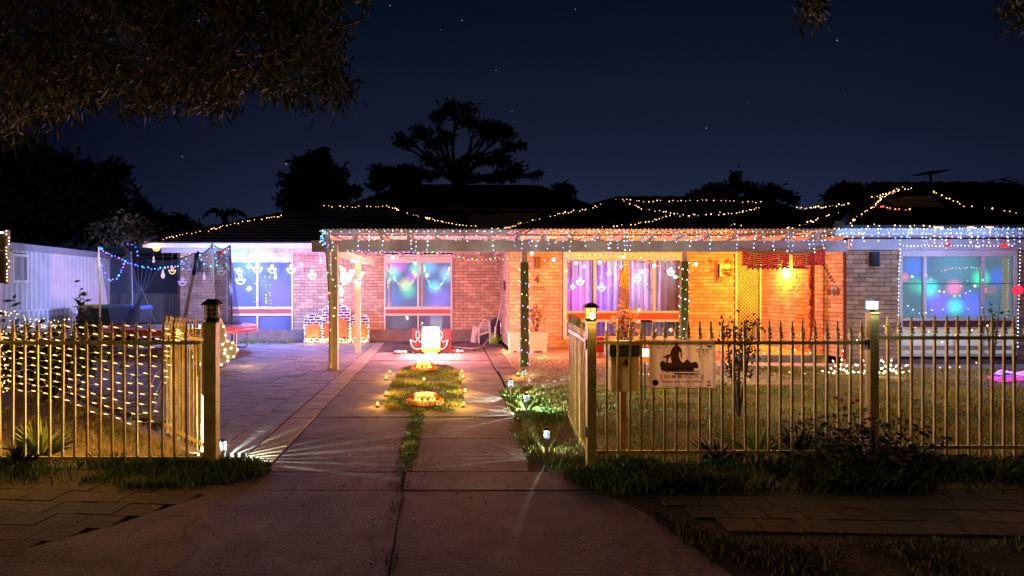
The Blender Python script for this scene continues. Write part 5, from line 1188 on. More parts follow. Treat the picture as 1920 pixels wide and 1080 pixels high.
for i in range(5): u = 345+i*38; MB().tube([cp(u,700), cp(u,520)], .007, 4).build('back_wire', wm, t)
t = thing('leaning_board', 'narrow pale plank leaning beside the wire chair', 'board', cp(180, 890)); 
MB().bar(cp(185,890), cp(240,580)+Vector((0,.3,0)), .15, .03, (0,1,0)).build('plank', cream_paint, t); MB().bar(cp(250,870), cp(290,600)+Vector((0,.32,0)), .08, .03, (0,1,0)).build('grey_plank', M('grey_plank', (.25,.22,.2), .7), t)
t = thing('watering_can', 'bright green watering can in the corner of the return wall', 'watering can', cp(620, 900)); gm_ = M('green_plastic', (.16,.36,.02), .4); cc = cp(625, 900)
MB().lathe([(.13,0),(.12,.16),(.10,.24),(.06,.25)], (cc.x, cc.y, 0), 14).build('body', gm_, t, smooth=True); MB().tube([(cc.x+.09,cc.y,.06),(cc.x+.2,cc.y-.03,.2),(cc.x+.27,cc.y-.05,.30)], [.03,.02,.016], 8).build('spout', gm_, t, smooth=True)
MB().lathe([(.018,0),(.035,.03)], (cc.x+.27,cc.y-.05,.30), 8).build('rose', wm, t); MB().tube([(cc.x-.1,cc.y,.1),(cc.x-.17,cc.y,.2),(cc.x-.08,cc.y,.3),(cc.x,cc.y,.25)], .013, 6).build('handle', gm_, t)
t = thing('broom', 'long-handled broom leaning in the corner over the green can', 'broom', cp(620,770)); MB().tube([cp(640,600,18), cp(770,30,18.2)], .012, 6).build('handle', wm, t); MB().hexa([*(cp(605,780,17.95),cp(640,780,17.95),cp(640,780,18.05),cp(605,780,18.05)), *(cp(618,570,17.95),cp(655,570,17.95),cp(655,570,18.05),cp(618,570,18.05))]).build('bristle_head', cream_paint, t)
t = thing('folded_umbrella', 'dark cloth-covered bundle behind the green can', 'bundle', cp(640,880)); MB().ball(cp(640,650,18.6), (.17,.12,.36), 9, 7).build('cloth', M('dark_cloth', (.03,.025,.05), .9, bump=.6, bscale=9), t); MB().tube([cp(745,480,18.55), cp(745,840,18.55)], .012, 5).build('pole', steel_m, t)
t = thing('extension_cord', 'pale cord trailing across the patio slabs from the chair', 'cord', (X(880,16.5), 16.5, .01)); MB().tube([(X(925,18), 18, .3), (X(905,17.2),17.2,.02), (X(890,16.6),16.6,.012), (X(868,16.8),16.8,.012), (X(850,17.1),17.1,.012)], .009, 5).build('cable', cream_paint, t); MB().box(X(885,16.2), X(893,16.2), 16.15, 16.25, .0, .03).build('plug', black_m, t)
# arched brick-print grotto boards
Yg = 18.55
t = thing('grotto_display', 'three arched brick-print boards with orange glowing niches against the wall', 'festival display', (X(631,Yg), Yg, 0)); purp = M('dark_print_brick', (.030,.012,.020), .7); wht = M('white_print', (.72,.66,.62), .7)
def gp(u, v): return (X(560+u/10.8, Yg), max(.02, zz(560+v/10.8, Yg)))
def arch(u0, u1, v0, v1, nm, y0, y1, mat):
    cu = (u0+u1)/2; r_ = (u1-u0)/2; rr = min(r_, (v1-v0))*.62; pts = [gp(u0, v1), gp(u1, v1)]+[(gp(cu+r_*math.cos(a), v0+rr-rr*math.sin(a))) for a in np.linspace(0, math.pi, 13)]
    return MB().prism(pts, y0, y1).build(nm, mat, t)
for k, (u0, u1, v0, v1, yy) in enumerate(((110,490,310,900,0),(480,1060,105,900,-.04),(1040,1430,300,900,0))):
    bd = arch(u0, u1, v0, v1, 'board', Yg+yy-.02, Yg+yy+.02, wht); cu = (u0+u1)/2; r_ = (u1-u0)/2; rr = min(r_, v1-v0)*.62; v = v0+12; row = 0
    while v < v1-20:
        hw = r_ if v > v0+rr else r_*math.sqrt(max(0, 1-((v0+rr-v)/rr)**2)); hw -= 8; u = cu-hw-(row % 2)*60
        while u < cu+hw:
            a0, a1 = max(u, cu-hw), min(u+105, cu+hw)
            if a1-a0 > 15: p, q = gp(a0, v+36), gp(a1, v); MB().box(p[0], q[0], Yg+yy-.034, Yg+yy-.022, p[1], q[1]).build('printed_brick', purp, bd)
            u += 125
        v += 55; row += 1
    nu0, nu1, nv0 = (u0+55, u1-50, v0+190) if k != 1 else (u0+55, u1-60, v0+260)
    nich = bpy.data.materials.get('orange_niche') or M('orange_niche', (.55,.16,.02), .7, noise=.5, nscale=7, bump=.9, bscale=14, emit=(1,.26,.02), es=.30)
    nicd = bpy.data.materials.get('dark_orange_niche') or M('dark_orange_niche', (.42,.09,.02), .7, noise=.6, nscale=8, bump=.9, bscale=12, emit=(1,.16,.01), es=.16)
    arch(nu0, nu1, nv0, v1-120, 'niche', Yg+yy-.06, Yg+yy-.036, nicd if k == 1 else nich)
    mb = MB()
    for q in range(5):
        cx_, cv = (nu0+nu1)/2, (nv0+v1-100)/2; mb.tube([(gp(cx_+(40+q*22)*math.cos(a), 0)[0], Yg+yy-.07, gp(0, cv+(35+q*20)*math.sin(a))[1]) for a in np.linspace(q, q+3.5, 9)], .012, 5)
    mb.build('paper_swirl', petal_o, t)
mb = MB()
for i in range(150):
    x_ = random.uniform(X(573,Yg), X(690,Yg)); mb.octa((x_, Yg-.12+random.uniform(-.06,.03), random.uniform(.02,.15)*random.random()+.02), .014)
tag(mb.build('led_bulb', LEDW, t), kind='stuff')
for k, (u0, u1, v0, v1) in enumerate(((110,490,310,900),(480,1060,105,900),(1040,1430,300,900))):
    mb = MB()
    for i in range(26):
        sgn = 1 if i % 2 else -1; v = v0+200+(v1-v0-250)*random.random(); p = gp((u0 if sgn < 0 else u1)-sgn*22+random.uniform(-14,14), v); mb.octa((p[0], Yg-.09, p[1]), .012)
    tag(mb.build('led_bulb', LEDW, t), kind='stuff')
for u in (300, 770, 1230): p = gp(u, 800); lamp('grotto_light', (p[0], Yg-.38, p[1]+.05), 1.6, (1,.50,.14), .05, parent=t)
# glowing leafy ornament behind the double post
Yo = 17.6; t = thing('leaf_ornament', 'glowing cream ribbon-leaf ornament hanging between the two left posts', 'hanging light', W(640,555,Yo)); gl = E('cream_ribbon_glow', (1,.86,.52), 2.3)
def op(u, v): return W(600+u/9, 480+v/9, Yo)
for pts, rr in (([(330,170),(385,230),(400,300),(375,380),(350,430)],[.03,.07,.085,.06,.02]), ([(590,240),(540,270),(500,340),(470,410),(380,480)],[.03,.07,.08,.075,.03]), ([(215,160),(230,230),(225,290),(240,420),(242,560)],[.03,.05,.06,.03,.012]), ([(350,540),(365,600),(355,680)],[.04,.07,.03]), ([(560,250),(600,290)],[.06,.03]), ([(345,500),(350,540)],[.04,.04])):
    MB().tube([op(*p) for p in pts], rr, 8).build('leaf', gl, t, smooth=True)
MB().tube([op(300,100), op(345,500), op(360,740)], .01, 5).build('stem', cable_m, t)
MB().ball(op(365,750), .04, 8, 6).build('bulb', BULB, t, smooth=True); MB().ball(op(180,695), .05, 8, 6).build('bulb', BULB, t, smooth=True)
lamp('ornament_light', tuple(op(380,400)+Vector((0,.35,0))), 4.5, (1,.72,.42), .06, parent=t)
# fill lamps added in front of the diyas to tint the left bay
lamp('bay_fill_light', tuple(W(500,540,17.0)), 60, (.20,.30,1), .05, parent=[o for o in bpy.data.objects if o.get('label','').startswith('large warm-white diya')][0])
lamp('bay_fill_light', tuple(W(375,540,17.0)), 75, (.30,.40,1), .05, parent=[o for o in bpy.data.objects if o.get('label','').startswith('blue-white diya light inside')][0])
lamp('bay_fill_light', tuple(W(585,530,17.0)), 26, (.45,.36,1), .05, parent=[o for o in bpy.data.objects if o.get('label','').startswith('mint diya light alone')][0])
lamp('bay_fill_light', tuple(W(310,515,17.3)), 11, (.45,.42,1), .05, parent=[o for o in bpy.data.objects if o.get('label','').startswith('large pinkish drop')][0])
# row of coloured eave floods tinting the left soffit
t = thing('eave_lights', 'coloured spots of light tucked under the left eave', 'string lights', W(470,468,18.8))
for px, cc, nm in ((486,(1,.08,.6),'pink_led'), (473,(.1,1,.8),'cyan_led'), (532,(.15,.05,1),'blue_led'), (549,(1,.12,.05),'red_led'), (575,(1,.05,.2),'red_led'), (590,(.3,.05,1),'violet_led'), (400,(.2,.7,1),'cyan_led'), (440,(.1,.8,.9),'cyan_led')):
    p = W(px, 469, 18.72); MB().octa(p, .016).build('led_bulb', bpy.data.materials[nm], t); lamp('eave_led_light', tuple(p+Vector((0,-.02,-.03))), .75, cc, .03, parent=t)
c = W(293,466,18.5); t = thing('wall_lantern', 'small amber lantern glowing under the left end of the eave', 'lantern', c); MB().ball(c, (.10,.08,.075), 10, 7).build('shade', E('amber_wall_lantern', (1,.62,.12), 2), t, smooth=True); MB().lathe([(.02,.07),(.02,.12)], c, 6).build('hook', dkmetal, t); lamp('lantern_light', tuple(c+Vector((0,-.14,0))), 1.5, (1,.6,.2), .05, parent=t)
# ================================================= LEFT SIDE: trampoline, bins, shed, nets
net_m = bpy.data.materials.new('black_net'); net_m.use_nodes = True; q = net_m.node_tree; b_ = q.nodes['Principled BSDF']; b_.inputs['Base Color'].default_value = (.02,.022,.04,1); b_.inputs['Alpha'].default_value = .62; b_.inputs['Roughness'].default_value = .9
TC = Vector((X(322,15.2), 15.6, 0)); TR = 1.72; ZM = .62
t = thing('trampoline', 'round trampoline with red pad, black safety net and blue-lit poles', 'trampoline', TC)
redpad = M('red_pad', (.52,.035,.02), .45, noise=.2, nscale=5)
def circ(r, z, a0=0, a1=2*math.pi, n=40, c=TC): return [(c.x+r*math.cos(a), c.y+r*math.sin(a), z) for a in np.linspace(a0, a1, n)]
mb = MB(); a_, b2_ = circ(TR, ZM), circ(TR-.32, ZM+.03); a3 = circ(TR+.02, ZM-.06)
for i in range(39): mb.quad(a_[i], a_[i+1], b2_[i+1], b2_[i]); mb.quad(a3[i], a3[i+1], a_[i+1], a_[i])
for i in range(39): mb.quad((a3[i][0],a3[i][1],.50), (a3[i+1][0],a3[i+1][1],.50), a3[i+1], a3[i])
mb.build('pad', redpad, t, smooth=True)
MB().slab([(p[0], p[1]) for p in circ(TR-.33, 0)[:-1]], ZM-.01, ZM).build('jumping_mat', black_m, t)
MB().tube(circ(TR, ZM-.06), .022, 6).build('frame_ring', steel_m, t)
legm = M('leg_tube', (.45,.40,.40), .4, metal=.5)
for k in range(4):
    a = math.pi*2*k/4-.62; p = [(TC.x+TR*math.cos(a+s), TC.y+TR*math.sin(a+s)) for s in (-.16, .16)]
    MB().tube([(p[0][0],p[0][1],ZM-.06),(p[0][0],p[0][1],.08),(p[0][0]*.85+p[1][0]*.15,p[0][1]*.85+p[1][1]*.15,.025),(p[0][0]*.15+p[1][0]*.85,p[0][1]*.15+p[1][1]*.85,.025),(p[1][0],p[1][1],.08),(p[1][0],p[1][1],ZM-.06)], .02, 6).build('leg', legm, t)
pole_px = [(185, 15.3, 462, 0), (245, 16.6, 470, 0), (398, 15.0, 457, 0), (431, 15.6, 460, 1)]
tops = []
for px, Y, py, k in pole_px:
    top_ = W(px, py, Y); tops.append(top_); MB().tube([(top_.x+(.06 if k else .02), Y, .1), (top_.x+.03, Y, 1.3), top_], .022, 7).build('pole', black_m if px > 420 else (M('yellow_pole', (.5,.33,.12), .5) if px == 185 else M('grey_pole', (.35,.33,.36), .5)), t)
br = [W(337,650,15.1), W(346,600,15.1), W(356,545,15.1), W(363,515,15.1)]
MB().tube(br, [.05,.045,.04,.04], 8).build('pole', M('branch_pole', (.26,.17,.12), .8, noise=.3, nscale=12), t, smooth=True)
MB().tube([W(363,516,15.1), W(367,490,15.1), W(370,472,15.1)], [.045,.05,.05], 8).build('pole_foam', black_m, t, smooth=True)
tops.insert(2, W(370,472,15.1))
rim = []
for a, b in zip(tops[:-1], tops[1:]): rim += sag(a, b, .10 if (b-a).length < 1 else .22, 10)
bot = []
for i, p in enumerate(rim):
    d = Vector((p.x-TC.x, p.y-TC.y, 0)); d = d.normalized()*(TR-.3) if d.length > .1 else d; bot.append((TC.x+d.x if True else p.x, p.y, ZM+.02))
mb = MB()
for i in range(len(rim)-1): mb.quad(rim[i], rim[i+1], bot[i+1], bot[i])
mb.build('safety_net', net_m, t); MB().tube(rim, .012, 5).build('net_rope', black_m, t)
MB().tube([W(263,535,15.2), W(300,625,15.2)], .006, 4).build('guy_rope', steel_m, t)
# dark net curtain hanging right of the brick corner
mb = MB(); A = [W(424,468,16.6), W(400,480,16.8)]
mb.quad(W(402,478,16.7), W(429,470,16.5), W(437,610,16.5), W(402,615,16.7)); mb.build('net_fold', net_m, t)
# pale awning panel in the trampoline corner, red glow put into its colour
mb = MB().quad(W(402,473,15.3), W(425,466,15.3), W(424,474,15.3), W(410,480,15.3)); mb.build('corner_patch', M('red_glow_patch', (.7,.12,.06), .6, emit=(1,.12,.05), es=.35), t)
BL = [LEDBLUE, LEDBLUE, LEDC, LEDBLUE, LEDP]
led_string('blue_light_string', 'blue fairy lights looped in a V round the left trampoline poles', [rp([(184,463,15.1),(192,470,15.1),(212,480,15.1),(228,486,15.1),(238,492,15.1)]), rp([(186,463,15.1),(187,490,15.1),(193,505,15.1),(200,520,15.1),(205,525,15.1),(216,526,15.1),(226,515,15.1),(233,500,15.1),(236,490,15.1)])], .075, BL, .021, .025, 'blue lights on the trampoline', lights=[((X(215,14.9), 14.7, 2.15), 16, (.42,.48,1), .04)])  # its strong lamp is added to light the white shed
led_string('blue_light_string', 'blue fairy lights swagged from the second pole to the branch pole', [rp([(241,493,15.0),(262,498,15.0),(285,503,15),(300,505,15),(318,501,15),(335,500,15),(355,492,15)])], .075, BL, .019, .025, 'blue lights on the trampoline', lights=[((X(300,14.8), 14.7, 1.8), 1.6, (.15,.25,1), .1)])
led_string('blue_light_string', 'short strand of blue lights high between the left poles', [rp([(241,458,15.2),(253,462,15.2),(258,470,15.2),(257,480,15.2)])], .09, BL, .016, .025, 'blue lights on the trampoline')
led_string('blue_light_string', 'green and blue lights bunched round the right trampoline corner', [rp([(396,462,14.9),(402,480,14.9),(405,495,14.9),(412,505,14.9)]), rp([(398,461,14.9),(400,473,14.9),(412,483,14.9),(425,470,14.9),(429,462,14.9)]), rp([(426,470,14.9),(425,490,14.9),(422,503,14.9)]), rp([(375,480,14.9),(383,497,14.9),(396,498,14.9)])], .085, [LEDC, LEDG, LEDBLUE, LEDC, LEDBLUE], .017, .03, 'blue lights on the trampoline', lights=[((X(410,14.8), 14.6, 2.0), 1.3, (.1,.7,.8), .1)])
led_string('blue_light_string', 'coloured lights dotted along the top rope near the branch pole', [rp([(341,490,15),(352,480,15),(366,475,15),(380,478,15),(392,485,15)]), rp([(342,502,15),(356,500,15),(358,512,15)])], .12, [LEDP, LEDG, LEDC, LEDBLUE], .018, .03, 'blue lights on the trampoline')

# neighbour's white corrugated shed running back on the left
xs = -10.0
sh = thing('corrugated_shed', 'long white corrugated shed with a small window behind the left fence', 'shed', (xs, 17, 0)); shm = M('white_corrugated', (.70,.70,.70), .5, noise=.12, nscale=2)
def corr(y0, y1, z0, z1, x, name, par, mat, per=.19, amp=.034, along='y'):
    mb = MB(); n = int((y1-y0)/(per/8)); vs = []
    for i in range(n+1):
        s_ = y0+(y1-y0)*i/n; d = amp*max(-.6, min(.6, math.sin(2*math.pi*s_/per)))/.6
        vs += [(x+d, s_, z0), (x+d, s_, z1)] if along == 'y' else [(s_, x+d, z0), (s_, x+d, z1)]
    mb.add(vs, [(2*i, 2*i+2, 2*i+3, 2*i+1) for i in range(n)]); return mb.build(name, mat, par)
wy0, wy1 = -10*F/(20-CX), -10*F/(50-CX)
corr(11.5, wy0, .95, 2.32, xs, 'wall_sheet', sh, shm); corr(wy1, 20.2, .95, 2.42, xs, 'wall_sheet', sh, shm); corr(wy0, wy1, .95, zz(530,15.9), xs, 'wall_sheet', sh, shm); corr(wy0, wy1, zz(474,15.9), 2.42, xs, 'wall_sheet', sh, shm)
corr(11.5, 20.2, 0, .93, xs+.06, 'lower_sheet', sh, shm)
MB().box(xs-.02, xs+.09, 11.5, 20.2, .93, .97).build('rail', white_paint, sh)
MB().box(xs-4, xs+.08, 11.5, 20.25, 2.36, 2.52).build('fascia', M('shed_fascia', (.30,.31,.36), .5), sh); MB().hexa([(xs-4,11.5,2.52),(xs+.08,11.5,2.52),(xs+.08,20.3,2.52),(xs-4,20.3,2.52),(xs-4,11.5,2.9),(xs-.5,11.5,2.58),(xs-.5,20.3,2.58),(xs-4,20.3,2.9)]).build('roof', tile_m, sh)
mb = MB(); z0, z1 = zz(530,15.9), zz(476,15.9)
mb.box(xs-.03,xs+.05,wy0,wy0+.06,z0,z1).box(xs-.03,xs+.05,wy1-.06,wy1,z0,z1).box(xs-.03,xs+.05,wy0+.06,wy1-.06,z1-.06,z1).box(xs-.03,xs+.05,wy0+.06,wy1-.06,z0,z0+.06); wf = mb.build('window', white_paint, sh)
MB().box(xs-.02, xs-.01, wy0+.06, wy1-.06, z0+.06, z1-.06).build('pane', M('frosted_pane', (.30,.30,.32), .3), wf)
# back fence and dark gap
bf = thing('corrugated_fence', 'low ribbed cream fence closing the gap between shed and brick house', 'fence', (-9, 20.6, 0)); bfm = M('cream_ribbed', (.42,.38,.30), .6, noise=.1)
x0, x1 = X(168,20.6), X(340,20.6); n = 30
for i in range(n):
    a = x0+(x1-x0)*i/n; MB().hexa([(a,20.6,0),(a+(x1-x0)/n*.55,20.6,0),(a+(x1-x0)/n*.55,20.64,0),(a,20.64,0),(a,20.6,zz(552,20.6)),(a+(x1-x0)/n*.55,20.6,zz(552,20.6)),(a+(x1-x0)/n*.55,20.64,zz(552,20.6)),(a,20.64,zz(552,20.6))]).build('sheet_rib', bfm, bf)
MB().box(x0, x1, 20.645, 20.66, 0, zz(553,20.6)).build('backing_sheet', bfm, bf); MB().box(x0, x1, 20.58, 20.67, zz(552,20.6), zz(550.5,20.6)).build('top_rail', bfm, bf)
gp_ = thing('carport', 'dark open carport between the shed and the brick house', 'carport', (-8.5, 23, 0))
MB().box(X(205,22), X(345,22), 23.5, 23.6, 0, zz(478,22)).build('rear_screen', M('carport_screen', (.030,.028,.05), .9), gp_); MB().hexa([*(W(205,482,21.5),W(345,479,21.5),W(345,479,23.5),W(205,482,23.5)), *(W(205,476,21.5),W(345,474,21.5),W(345,474,23.5),W(205,476,23.5))]).build('roof_edge', dkmetal, gp_)
MB().box(X(242,21.4), X(246,21.4), 21.4, 21.46, 0, 2.4).build('support', M('carport_post', (.28,.27,.33), .6), gp_)
# wheelie bins
def bin_(px, lid, lab, Y=17.4):
    x = X(px, Y); t = thing('wheelie_bin', lab, 'wheelie bin', (x, Y, 0), 'wheelie bins in front of the carport'); lm = M(lid[0], lid[1], .5)
    MB().hexa([(x-.22,Y-.25,.08),(x+.22,Y-.25,.08),(x+.22,Y+.25,.08),(x-.22,Y+.25,.08),(x-.29,Y-.34,.98),(x+.29,Y-.34,.98),(x+.29,Y+.32,.98),(x-.29,Y+.32,.98)]).build('body', M('bin_body', (.02,.022,.03), .5) if 'bin_body' not in bpy.data.materials else bpy.data.materials['bin_body'], t)
    MB().hexa([(x-.31,Y-.37,.985),(x+.31,Y-.37,.985),(x+.31,Y+.36,.985),(x-.31,Y+.36,.985),(x-.27,Y-.30,1.05),(x+.27,Y-.30,1.05),(x+.27,Y+.33,1.07),(x-.27,Y+.33,1.07)]).build('lid', lm, t)
    for s_ in (-1, 1): MB().tube([(x+s_*.24, Y+.25, .10),(x+s_*.29, Y+.25, .10)], .10, 12).build('wheel', black_m, t)
    MB().tube([(x-.25,Y+.38,.93),(x+.25,Y+.38,.93)], .016, 6).build('handle', black_m, t); return t
bin_(180, ('yellow_lid', (.55,.40,.03)), 'wheelie bin with a yellow lid furthest left'); bin_(218, ('green_lid', (.04,.16,.07)), 'wheelie bin with a green lid between the other two'); bin_(252, ('blue_lid', (.03,.08,.45)), 'wheelie bin with a blue lid nearest the brick house', 16.6)

# ---- net lights on the left fence
Yn = 5.62; net_spr = E('net_led', (1,.60,.18), 3.6)
t = thing('net_lights', 'sagging net of warm white lights hung behind the left picket fence', 'net lights', (X(160,Yn), Yn, .5))
cols = 15; nodes = {}
lows = np.interp(np.arange(cols+1), [0,2,5,8,11,13,15], [728,730,742,770,792,790,640])
for i in range(cols+1):
    px = -8+i*22.6
    for j in range(11):
        y0 = 612 if i < 13 else 618; f = j/10; y = y0+(lows[i]-y0)*f; nodes[i, j] = W(px+3*math.sin(j*1.7+i)+(6 if j % 2 else 0), y+2*math.sin(i*2.1+j), Yn+.01*math.sin(i+j))
cbm = MB(); ld = MB()
for (i, j), p in nodes.items():
    if (i+1, j) in nodes: q = nodes[i+1, j]; m = p.lerp(q, .5)+Vector((0,0,.012*(1 if (i+j) % 2 else -1))); cbm.tube([p, m, q], .0013, 3)
    if (i, j+1) in nodes and (i+j) % 2 == 0: cbm.tube([p, nodes[i, j+1]], .0013, 3)
    d = Vector((.014,0,-.003)); ld.tube([p-d, p-d*.2, p+d*.8, p+d*1.7], [.0026,.0042,.0028,.001], 5)
cbm.build('net_cable', wcable, t); tag(ld.build('led_bulb', net_spr, t), kind='stuff')
for px, py, p_ in ((20,650,1.6),(90,690,1.3),(170,700,1.3),(250,720,1.3),(310,760,.5),(40,760,1.2)): lamp('net_light', tuple(W(px, py, Yn+.12)), p_*1.45, (1,.52,.10), .25, parent=t)
led_string('bush_lights', 'warm fairy lights thrown over the hedge behind the left fence', [rp([(0,575,9),(10,590,9),(22,598,9),(45,597,9),(62,600,9),(90,600,9),(115,600,9),(135,602,9)]), rp([(0,590,8.6),(15,585,8.6),(30,583,8.6),(35,590,8.6),(60,604,8.6),(85,608,8.6),(100,615,8.6),(125,612,8.6)])], .048, [LEDW, net_spr], .009, .03, cr_=.001)
led_string('bush_lights', 'dense tangle of warm lights at the far left end of the fence', [rp([(-4+6*math.sin(i*1.3), 620+6*i, 5.75) for i in range(20)]), rp([(8+6*math.cos(i*1.7), 620+6*i, 5.78) for i in range(20)])], .022, [net_spr, LEDW], .0062, .02, cr_=.001)
# left display board
yd = 5.45; t = thing('display_board', 'edge of a maroon board framed in light-strung wood at the left edge', 'board', (X(-60,yd), yd, 0))
MB().box(X(-70,yd), X(9,yd), yd, yd+.02, zz(531,yd), zz(434,yd)).build('panel', M('maroon_panel_b', (.075,.018,.02), .5), t)
MB().box(X(9,yd), X(14.5,yd), yd-.01, yd+.03, zz(533,yd), zz(431,yd)).build('frame', M('board_frame', (.25,.15,.06), .6), t); MB().box(X(-75,yd), X(-68,yd), yd-.01, yd+.03, 0, zz(431,yd)).build('stake', M('board_frame2', (.25,.15,.06), .6), t)
MB().box(X(-70,yd), X(9,yd), yd-.008, yd, zz(471.5,yd), zz(468,yd)).build('mid_strip', M('pale_strip', (.6,.5,.45), .5), t)
mb = MB()
for i in range(16): mb.octa(W(random.choice((12,13,17)), 433+6.2*i, yd-.02), .005)
for px in (1,5,2): mb.octa(W(px, 436, yd-.02), .0075)
tag(mb.build('led_bulb', LEDB2, t), kind='stuff')
# large lit lotus cutout beside the left gate
Yl = 12.6; t = thing('lotus_light', 'big pale lotus-shaped frame edged with round warm bulbs beyond the left gate', 'light sculpture', (X(400,Yl), Yl, 0)); LOTB = E('lotus_bulb', (1,.80,.48), 2.6); petm = M('lotus_skin', (.50,.36,.20), .6, emit=(1,.66,.28), es=.14)
def lp(px, py): p = W(px, py, Yl); return (p.x, max(.0, p.z))
for k, (poly, yy) in enumerate((([(406,600),(413,598),(420,612),(424,628),(422,645),(414,655),(404,640)], 0), ([(412,656),(420,645),(430,639),(439,642),(448,655),(441,668),(430,676),(418,683),(412,680)], -.06), ([(404,660),(395,645),(382,640),(372,643),(360,650),(366,668),(380,682),(398,684)], -.06), ([(406,650),(412,650),(414,688),(402,688)], .03))):
    pl = MB().prism([lp(*p) for p in poly][::-1], Yl+yy, Yl+yy+.05).build('petal', petm, t); n = len(poly)
    for i in range(n):
        a, b = poly[i], poly[(i+1) % n]
        for f in ((.0,) if k < 3 else ()): 
            p = lp(a[0]+(b[0]-a[0])*f, a[1]+(b[1]-a[1])*f); MB().ball((p[0], Yl+yy-.03, p[1]), .024, 8, 5).build('bulb', LOTB, pl, smooth=True)
    if k == 1:
        for p in ((425,655),(424,662),(436,652),(430,668)): p = lp(*p); MB().ball((p[0], Yl+yy-.03, p[1]), .026, 8, 5).build('bulb', LOTB, pl, smooth=True)
MB().box(lp(398,688)[0], lp(418,688)[0], Yl-.12, Yl+.16, 0, .03).build('stand', dkmetal, t)
lamp('lotus_source', (X(455,Yl), Yl+.35, .30), 2.4, (1,.62,.20), .15, parent=t)

# leaf-bulb lotus outlines on the lawn
ll = E('leaf_bulb', (1,.80,.45), 5)
for px, wd, hh, lab in ((1575,30,1.0,'left lotus of leaf-shaped bulbs lying on the right lawn'), (1632,30,1.05,'middle lotus of leaf-shaped bulbs half behind the fence post'), (1668,26,.95,'right lotus of leaf-shaped bulbs on the lawn beyond the fence post')):
    Yq = 11.4; c = W(px, 712, Yq); c.z = 0; t = thing('lotus_outline_light', lab, 'garden light', c, 'lotus outline lights on the lawn'); MB().lathe([(.06,0),(.05,.02)], c, 10).build('base', dkmetal, t)
    for k in range(7):
        a = math.pi*(k+.5)/7; s_ = .30*hh; e = c+Vector((math.cos(a)*s_*1.15, -.05, .03+math.sin(a)*s_*.85)); MB().tube([c+Vector((0,0,.02)), e], .0025, 4).build('stem', wcable, t)
        for f in (.35,.62,.95):
            p = (c+Vector((0,0,.02))).lerp(e, f); d = (e-c).normalized()*.022; MB().tube([p-d, p, p+d*1.2], [.003,.014,.002], 6).build('leaf_bulb', ll, t)
    lamp('lotus_light_source', (c.x, c.y-.15, .18), .5, (1,.7,.3), .05, parent=t)
led_string('fence_fairy_lights', 'sparse fairy lights looped along the top of the right fence', [rp([(1440,640,5.56),(1465,620,5.56),(1500,632,5.56),(1530,642,5.56),(1570,628,5.56),(1600,640,5.56),(1625,630,5.56)]), rp([(1655,612,5.56),(1690,622,5.56),(1725,612,5.56),(1760,640,5.56),(1800,625,5.56),(1850,612,5.56),(1890,640,5.56)]), rp([(1430,660,5.56),(1480,655,5.56),(1520,662,5.56),(1560,652,5.56),(1600,668,5.56)])], .13, [LEDW, net_spr], .0065, .01, cmat=wcable, cr_=.0014, lights=[(tuple(W(px, 640, 5.85)), .75, (1,.62,.16), .15) for px in (1170,1290,1420,1540,1690,1820)])  # its lamps are added behind the fence to light lawn and pickets
led_string('lawn_fairy_lights', 'scattered fairy lights lying across the back of the right lawn', [rp([(1390,690,11.9),(1450,700,11.6),(1500,696,11.6),(1530,705,11.4)]), rp([(1700,684,12),(1760,690,11.8),(1800,685,12),(1860,680,12),(1900,684,12)])], .26, [LEDW], .012, .03, cr_=.0015, lights=[((x, y, .75), 3.8, (1,.80,.22), .02) for x, y in ((2.6,9.4),(4.2,8.2),(4.6,10.6),(6.6,9.4),(8.6,11.0))])  # its lamps float over the open lawn, added to brighten it
# glowing blue-violet light dish at right edge
Yq = 10.6; c = Vector((X(1897,Yq), Yq, .03)); t = thing('rope_light_heap', 'coil of violet and pink rope light lying on the lawn at the right edge', 'rope light', c)
for k, (m_, r_, z) in enumerate(((E('pink_rope', (1,.06,.6), 1.6), .30, .05), (E('violet_rope', (.25,.06,1), 2.4), .26, .10), (bpy.data.materials['violet_led'], .20, .15))):
    MB().tube([(c.x+(r_+.02*math.sin(5*a))*math.cos(a), c.y+r_*.6*math.sin(a), z+.02*math.sin(3*a+k)) for a in np.linspace(0, 2*math.pi, 30)], .012, 6).build('rope', m_, t, smooth=True)
lamp('rope_source', (c.x, c.y, .45), 6, (.12,.05,1), .1, parent=t)

# ================================================= PLANTS NEAR THE FENCES
plant('rose_bush', 'leafy spindly bush behind the fence right of the banner', (X(1385,7.6), 7.6, 0), 1.10, .34, 560, .055, .028, [leaf_m, M('dusty_leaf', (.16,.085,.045), .7, rnd=.4)], 21, 7, cat='bush', fmin=.62)
plant('rose_bush', 'low dark bush with red blooms at the foot of the lamp-topped fence post', (X(1620,5.25), 5.2, 0), .46, .62, 900, .05, .026, [g_dark, leaf_m], 22, 16, cat='bush')
bl = M('red_bloom', (.40,.035,.02), .6); tb = [o for o in bpy.data.objects if o.get('label','').startswith('low dark bush with red')][0]
for px, py in ((1578,750),(1585,765),(1607,750),(1635,752),(1634,772),(1580,812),(1596,826),(1622,793),(1625,837),(1660,845),(1612,805),(1568,745),(1598,756)):
    p = W(px, py, 5.0+random.uniform(-.1,.3)); mb = MB()
    for j in range(5): mb.octa(p+Vector((random.uniform(-.010,.010), random.uniform(-.010,.010), random.uniform(-.008,.008))), .011)
    mb.build('bloom', bl, tb)
